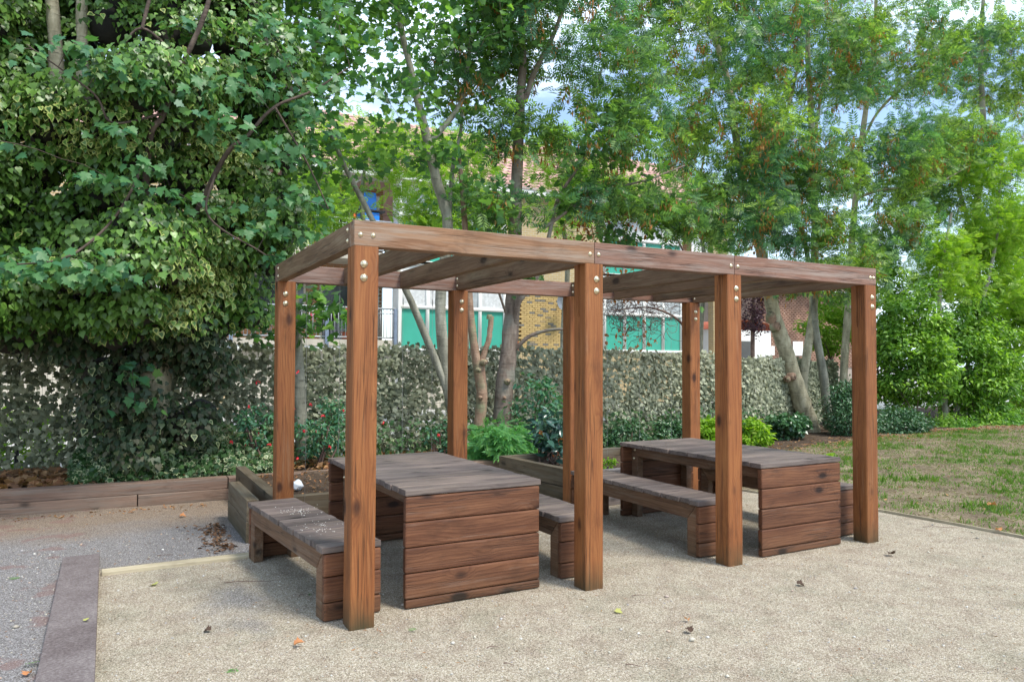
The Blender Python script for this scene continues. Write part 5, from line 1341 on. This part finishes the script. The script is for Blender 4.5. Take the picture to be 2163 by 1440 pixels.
# fuchsias with red flowers
for i, (px, py, Y, r_, lab) in enumerate(((680, 905, 5.5, (.5, .3, .5), 'fuchsia with red flowers between the two left posts'), (545, 900, 5.6, (.3, .25, .35), 'smaller red-flowered fuchsia just left of the first back post'), (935, 920, 5.7, (.35, .25, .3), 'green fuchsia with few red flowers beside the second back post'))):
    t_, b_, lc_, g_ = bush('fuchsia_shrub', lab, at(px, py, Y), r_, (1150, 420, 420)[i], L_FUCH, OVAL6, .06, 81+i, 18)
    m = (15, 5, 2)[i]
    c = np.array(at(px, py, Y))+g_.normal(0, .62, (m, 3))*np.array(r_)+[0, -.18, 0]
    Vs, Fs = [], []
    pp = np.repeat(c, 5, 0)+g_.normal(0, .006, (m*5, 3))
    V, F = place(OVAL6[0], OVAL6[1], pp-b_, unit(g_.normal(0, .45, (m*5, 3))+[0, 0, -1]), rand_dirs(m*5, g_), np.full(m*5, .042))
    o = link('flowers', mesh_np('flowers', V, F, M_RED), t_); o['kind'] = 'stuff'
# ivy carpet along the sleeper wall and creeping up the net
rr = np.random.default_rng(19)
n = 6400
px = rr.uniform(150, 600, n); hh = np.interp(px, [150, 230, 330, 420, 520, 600], [.15, .75, .8, .55, .4, .45])
Yv = rr.uniform(4.95, 6.3, n); base_ = np.array([at(a, 960, b) for a, b in zip(px, Yv)])
GP = np.stack([base_[:, 0], Yv, .2+rr.random(n)**1.4*hh*np.interp(Yv, [4.95, 5.3, 6.3], [.25, .6, 1.25])], -1)
GD = unit(rr.normal(0, .5, (n, 3))+[0, -.4, -.4]); GN_ = unit(rr.normal(0, .5, (n, 3))+[0, -.6, .8]); GS = rr.uniform(.04, .085, n); GV = np.clip(rr.normal(.45, .42, n), 0, 1.3)
rimT = np.array([0]+[1]*(len(IVYSTAR[0])-1))
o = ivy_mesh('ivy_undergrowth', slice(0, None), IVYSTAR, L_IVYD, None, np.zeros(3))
tag(o, 'variegated ivy sprawling along the sleeper wall below the net', 'ivy', kind='stuff')
n = 3000
X = rr.uniform(0.6, 9.5, n); Y_ = rr.uniform(5.6, 6.35, n); Zz = .18+rr.random(n)**2*.55
GP = np.stack([X, Y_, Zz], -1); GD = unit(rr.normal(0, .5, (n, 3))+[0, -.4, -.4]); GN_ = unit(rr.normal(0, .5, (n, 3))+[0, -.6, .8]); GS = rr.uniform(.04, .08, n); GV = np.clip(rr.normal(.2, .3, n), 0, 1.2)
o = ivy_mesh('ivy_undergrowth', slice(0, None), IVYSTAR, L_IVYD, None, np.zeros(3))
tag(o, 'low ivy and weeds along the foot of the camouflage net', 'ivy', kind='stuff')
# bright weeds behind the fence at the left
bush('weed_clump', 'sunlit lime weeds seen through the gaps of the dark left net', np.array([-3.0, 8.2, .45]), (1.6, .5, .5), 1800, L_LIME, OVAL6, .12, 85, 24, 'plant')

# --- dead leaves, litter
def litter(name, label, P_, tm, mat, s0, s1, seed, lift=.012):
    rng = np.random.default_rng(seed); n = len(P_)
    P_ = P_+np.array([0, 0, lift])
    V, F = place(tm[0], tm[1], P_, unit(rng.normal(0, 1, (n, 3))*[1, 1, .15]), unit(rng.normal(0, .45, (n, 3))+[0, 0, 1]), rng.uniform(s0, s1, n), rng.uniform(-.3, .8, n))
    o = link(name, mesh_np(name, V, F, mat)); return tag(o, label, 'leaf litter', kind='stuff')
rr = np.random.default_rng(23)
n = 2600; P_ = np.stack([rr.uniform(-6.5, .2, n), rr.uniform(4.95, 6.4, n), .19+rr.random(n)*.05], -1); P_ = P_[(P_[:, 0] < -1.2) | (rr.random(n) < .3)]
litter('dead_leaves', 'brown fallen leaves piled on the bed under the ivy tree', P_, PALM, L_DEAD, .05, .12, 1)
n = 900; P_ = np.stack([rr.uniform(.2, 5.0, n), rr.uniform(4.9, 6.2, n), .2+rr.random(n)*.02], -1); litter('dead_leaves', 'scattered brown leaves in the bed below the net', P_, PALM, L_DEAD, .04, .09, 2)
n = 260; P_ = np.stack([-.30-np.abs(rr.normal(0, .12, n)), rr.uniform(2.2, 3.3, n), rr.random(n)*.02], -1); litter('dead_leaves', 'dry brown leaves blown against the planter side', P_, OVAL6, L_DARKD, .025, .055, 3, .006)
n = 220; P_ = np.stack([rr.uniform(-4, -.3, n), 4.45-np.abs(rr.normal(0, .15, n)), rr.random(n)*.01], -1); P_[:, 1] += (P_[:, 0]+.3)*-.035; litter('dead_leaves', 'thin line of brown leaf bits along the sleeper wall foot', P_, OVAL6, L_DEAD, .015, .05, 4, .004)
n = 300; P_ = np.stack([rr.uniform(.15, 1.4, n), rr.uniform(2.56, 4.45, n), .275+rr.random(n)*.01], -1); litter('dead_leaves', 'leaf scraps and bark chips on the raised planter soil', P_, OVAL6, L_DEAD, .02, .06, 5, .004)
n = 2600; P_ = np.stack([rr.uniform(7.5, 20, n), np.zeros(n), np.zeros(n)], -1); P_[:, 1] = np.interp(P_[:, 0], [7, 9.2, 14, 20], [5.0, 5.35, 6.0, 6.3])+rr.normal(0, .33, n); litter('dead_leaves', 'orange-brown leaf litter along the far lawn edge', P_, OVAL6, L_DEAD, .03, .08, 6, .01)
n = 350; P_ = np.stack([rr.uniform(6, 14, n), rr.uniform(-.5, 5.5, n), np.zeros(n)], -1); litter('dead_leaves', 'odd brown leaves dotted over the patchy lawn', P_, OVAL6, L_DEAD, .025, .06, 7, .012)

# --- lawn grass: patchy tufts
rr = np.random.default_rng(29)
def gnoise(x, y):
    return (np.sin(x*1.9+.7*np.sin(y*2.3))*np.cos(y*2.6+.8*np.sin(x*1.7))+.7*np.sin(x*5.3+y*3.7+np.sin(y*4))*np.cos(y*6.1-x*2.2)+.45*np.sin(x*13+y*9)*np.cos(y*15-x*7))
def lawnpts(n, x0, x1, y0, y1):
    x = rr.uniform(x0, x1, n); y = rr.uniform(y0, y1, n)
    ex = np.interp(y, [-14, 0, .8, 2.28, 3.4, 4.6], [5.89, 5.89, 5.84, 5.52, 5.25, 5.2]); ey = np.interp(x, [5, 9.2, 14, 60], [4.7, 5.25, 6.0, 6.3])
    k = (x > ex-.01) & (y < ey); return x[k], y[k]
x, y = lawnpts(52000, 5.2, 17, -2.5, 6.3)
g_ = gnoise(x, y); k = rr.random(len(x)) < np.clip(.42+.6*g_, .07, 1); x, y, g_ = x[k], y[k], g_[k]
BL = (np.array([(-.09, 0, 0), (.09, 0, 0), (.05, .55, .06), (0, 1, .2)]), np.array([(0, 1, 2, 3)]))
def blades(name, label, x, y, rep, h0, h1, mat, lean=.5, sd=31):
    g = np.random.default_rng(sd); n = len(x)*rep
    P_ = np.stack([np.repeat(x, rep)+g.normal(0, .018, n), np.repeat(y, rep)+g.normal(0, .018, n), np.full(n, .004)], -1)
    a = g.uniform(0, 2*math.pi, n); side = np.stack([np.cos(a), np.sin(a), np.zeros(n)], -1)
    up = unit(np.array([0, 0, 1.0])+g.normal(0, lean, (n, 3))*[1, 1, 0]); V, F = place(BL[0], BL[1], P_, up, side, g.uniform(h0, h1, n))
    o = link(name, mesh_np(name, V, F, mat)); return tag(o, label, 'grass', kind='stuff')
L_GR = leafmat('lawn_grass', [(0.07, 0.16, 0.025), (0.12, 0.24, 0.03), (0.20, 0.30, 0.05)], .35, .6)
L_ST = leafmat('dry_straw', [(0.28, 0.23, 0.13), (0.40, 0.34, 0.21), (0.22, 0.17, 0.10)], .2, .8)
blades('grass', 'patchy green lawn grass right of the gravel', x, y, 3, .02, .06, L_GR, .55)
x2, y2 = lawnpts(26000, 5.2, 17, -2.5, 6.3); k = rr.random(len(x2)) < np.clip(.5-.35*gnoise(x2+3, y2), .04, 1); x2, y2 = x2[k], y2[k]
blades('grass', 'dry straw-coloured grass between the green tufts', x2, y2, 3, .02, .055, L_ST, 2.2, 32)
k = rr.choice(len(x), 1500, replace=False); k = k[g_[k] > .6]
blades('grass', 'taller bright grass tufts on the lawn', x[k], y[k], 9, .05, .10, L_GR, .35, 33)
x3 = rr.uniform(-.25, 5.6, 260); y3 = 4.5+rr.normal(0, .04, 260)
fl = bush('dandelion_plant', 'small yellow flower on the lawn edge before the leaning trunk', atz(1752, 962, .05), (.08, .08, .05), 40, L_EUPH, OVAL, .07, 87, 4, 'plant', 1)

# --- pebbles on gravel
rr = np.random.default_rng(37)
n = 26000
X = rr.uniform(-2.6, 5.7, n); Y_ = -2.6+5.8*rr.random(n)**1.1
s = rr.gamma(2.2, .0011, n)+.0016; s = np.where(rr.random(n) < .02, s*2.4, s)
P_ = np.stack([X, Y_, s*.2], -1)
k = ~((np.abs(X+1.392) < .14) & (Y_ < 2.45)); P_, s = P_[k], s[k]
PEB = leafmat('gravel_chip', [(0.42, 0.37, 0.27), (0.6, 0.55, 0.44), (0.30, 0.27, 0.22), (0.72, 0.69, 0.62), (0.38, 0.36, 0.35), (0.5, 0.36, 0.27)], 0, .9, spec=.2)
V, F = place(OCT[0]*[1, .8, .7], OCT[1], P_, unit(rr.normal(0, 1, (len(s), 3))*[1, 1, .2]), unit(rr.normal(0, .3, (len(s), 3))+[0, 0, 1]), s)
tag(link('gravel', mesh_np('gravel', V, F, PEB)), 'loose gravel chips scattered over the yard', 'gravel', kind='stuff')
n = 3600; X = rr.uniform(-2.6, 5.7, n); Y_ = rr.uniform(-2.6, 4.2, n)
for q_ in px_:
    j_ = rr.integers(0, n, 70); X[j_] = q_+.07+rr.normal(0, .14, 70); Y_[j_] = .07+rr.normal(0, .14, 70)
P_ = np.stack([X, Y_, np.full(n, .003)], -1); P_ = P_[~((np.abs(X+1.392) < .14) & (Y_ < 2.45))]
litter('plant_debris', 'tiny dark leaf crumbs and stalks sprinkled on the gravel', P_, (OVAL[0]*[.5, 1, 1], OVAL[1]), L_DEAD, .008, .028, 8, .002)

# single fallen leaves and twigs one can point at
Vv = PALM[0].copy(); Vv[:, 2] += .5*Vv[:, 1]*(1-Vv[:, 1])+.55*np.abs(Vv[:, 0])
m_or = mesh_np('fallen_leaf', Vv, PALM[1], leafmat('orange_leaf', [(.50, .20, .08), (.5, .22, .09)], .2, .7))
Vy = PALM[0].copy(); Vy[:, 2] += .2*np.abs(Vy[:, 0])
m_gr = mesh_np('fallen_leaf', Vy, PALM[1], leafmat('yellow_fallen_leaf', [(.42, .42, .12), (.4, .4, .12)], .2, .7))
m_dk = mesh_np('fallen_leaf', Vv, PALM[1], leafmat('dark_fallen_leaf', [(.07, .04, .025), (.07, .04, .025)], .1, .8))
m_pn = mesh_np('fallen_leaf', PIN[0], PIN[1], leafmat('green_fallen_leaf', [(.10, .2, .06), (.13, .25, .07)], .2, .6))
for px, py, me, s, lab in ((622, 1362, m_or, .055, 'curled orange fallen leaf on gravel in front of the corner post'), (445, 1330, m_dk, .045, 'crumpled dark leaf on gravel left of the corner post'),
    (505, 1405, m_pn, .12, 'green feather-shaped leaf on gravel at the bottom of the view'), (647, 1250, m_pn, .10, 'green compound leaf lying beside the near bench leg'),
    (1300, 1288, m_gr, .05, 'pale yellow-green leaf on gravel right of the second front post'), (1450, 1307, m_or, .04, 'small brown-orange leaf in the open gravel'),
    (1460, 1334, m_dk, .05, 'dark curled leaf just below the small orange one'), (1885, 1170, m_dk, .07, 'dark withered leaf on gravel right of the last post'), (1683, 1232, m_dk, .055, 'brown leaf on gravel before the lawn-side table'),
    (330, 1233, m_gr, .06, 'cream leaf on gravel between kerb and bench'), (180, 1310, m_gr, .035, 'tiny lime leaf lying on the timber kerb'), (45, 1402, m_pn, .09, 'green leaflet sprig on the grey gravel left of the kerb'),
    (15, 1222, m_pn, .07, 'small green sprig at the left picture edge'), (56, 1425, m_or, .05, 'curled tan leaf beside the kerb at the bottom corner'), (380, 1090, m_or, .06, 'tan leaf on the shaded gravel before the sleeper wall'),
    (1108, 1118, m_or, .05, 'brown leaf beside the shaded sleeper path'), (860, 1328, m_pn, .05, 'sprig of dark green on gravel right of the corner post'), (2090, 1067, m_or, .09, 'pink-tan leaf on the lawn grass'), (2113, 1120, m_or, .06, 'pale leaf at the lawn edging')):
    if (px, py) == (1108, 1118): continue
    z = .056 if 'on the timber kerb' in lab else .012
    if 'lawn' in lab and 'table' not in lab: z = .03
    p = atz(px, py, z); o = link('fallen_leaf', me, None, tuple(p), (random.uniform(-.3, .3), random.uniform(-.3, .3), random.uniform(0, 6.28))); o.scale = (s,)*3
    tag(o, lab, 'fallen leaf')
for px, py, L, a, lab in ((530, 1228, .36, .15, 'long thin twig on gravel beside the near bench'), (790, 1168, .1, .8, 'short twig under the edge of the wide table'), (640, 1255, .05, .6, 'stub of twig near the green compound leaf'),
    (350, 1172, .12, .35, 'dark stick on the gravel behind the pale battens'), (1350, 1257, .1, .2, 'bent twig on gravel right of the second front post'), (1040, 1366, .06, .3, 'small grey stick in the foreground gravel'), (1075, 1402, .06, -.5, 'brown stick near the bottom of the view'),
    (1985, 1113, .3, -.12, 'thin dark twig along the lawn edging'), (1340, 1405, .09, -.4, 'slender twig in the right foreground gravel')):
    p = atz(px, py, .008); pts = [(-L/2, 0, 0), (-L/6, .015*L, .004), (L/5, -.03*L, .003), (L/2, .02*L, 0)]
    V, F = tube_geo([(curve_pts(pts, 4), np.linspace(.0035, .0015, 13))], 5)
    tag(link('fallen_twig', mesh_np('fallen_twig', V, F, B_BROWN), None, tuple(p), (0, 0, -YAW+a)), lab, 'twig')
# white stone on planter soil
bm = bmesh.new(); bmesh.ops.create_icosphere(bm, subdivisions=3, radius=1)
for v in bm.verts:
    v.co *= 1+.12*math.sin(v.co.x*4+1)*math.cos(v.co.y*5)+.08*math.sin(v.co.z*7+v.co.x*3); v.co.z *= .85; v.co.x *= .9
me = bpy.data.meshes.new('white_stone'); bm.to_mesh(me); bm.free(); me.materials.append(plain('white_stone', (.72, .75, .76), .8, 0, .12, 20))
for p_ in me.polygons: p_.use_smooth = True
o = link('white_stone', me, None, tuple(at(628, 1018, 3.35))); o.scale = (.062, .062, .062); o.location.z = .305
tag(o, 'rough white stone lying on the planter soil behind the first back post', 'stone')
bush('weed_plant', 'small orange and green weed in the planter behind the long bench', np.array(at(1285, 980, 3.2)), (.16, .12, .07), 130, L_EUPH, OVAL6, .055, 88, 6, 'plant', 2)
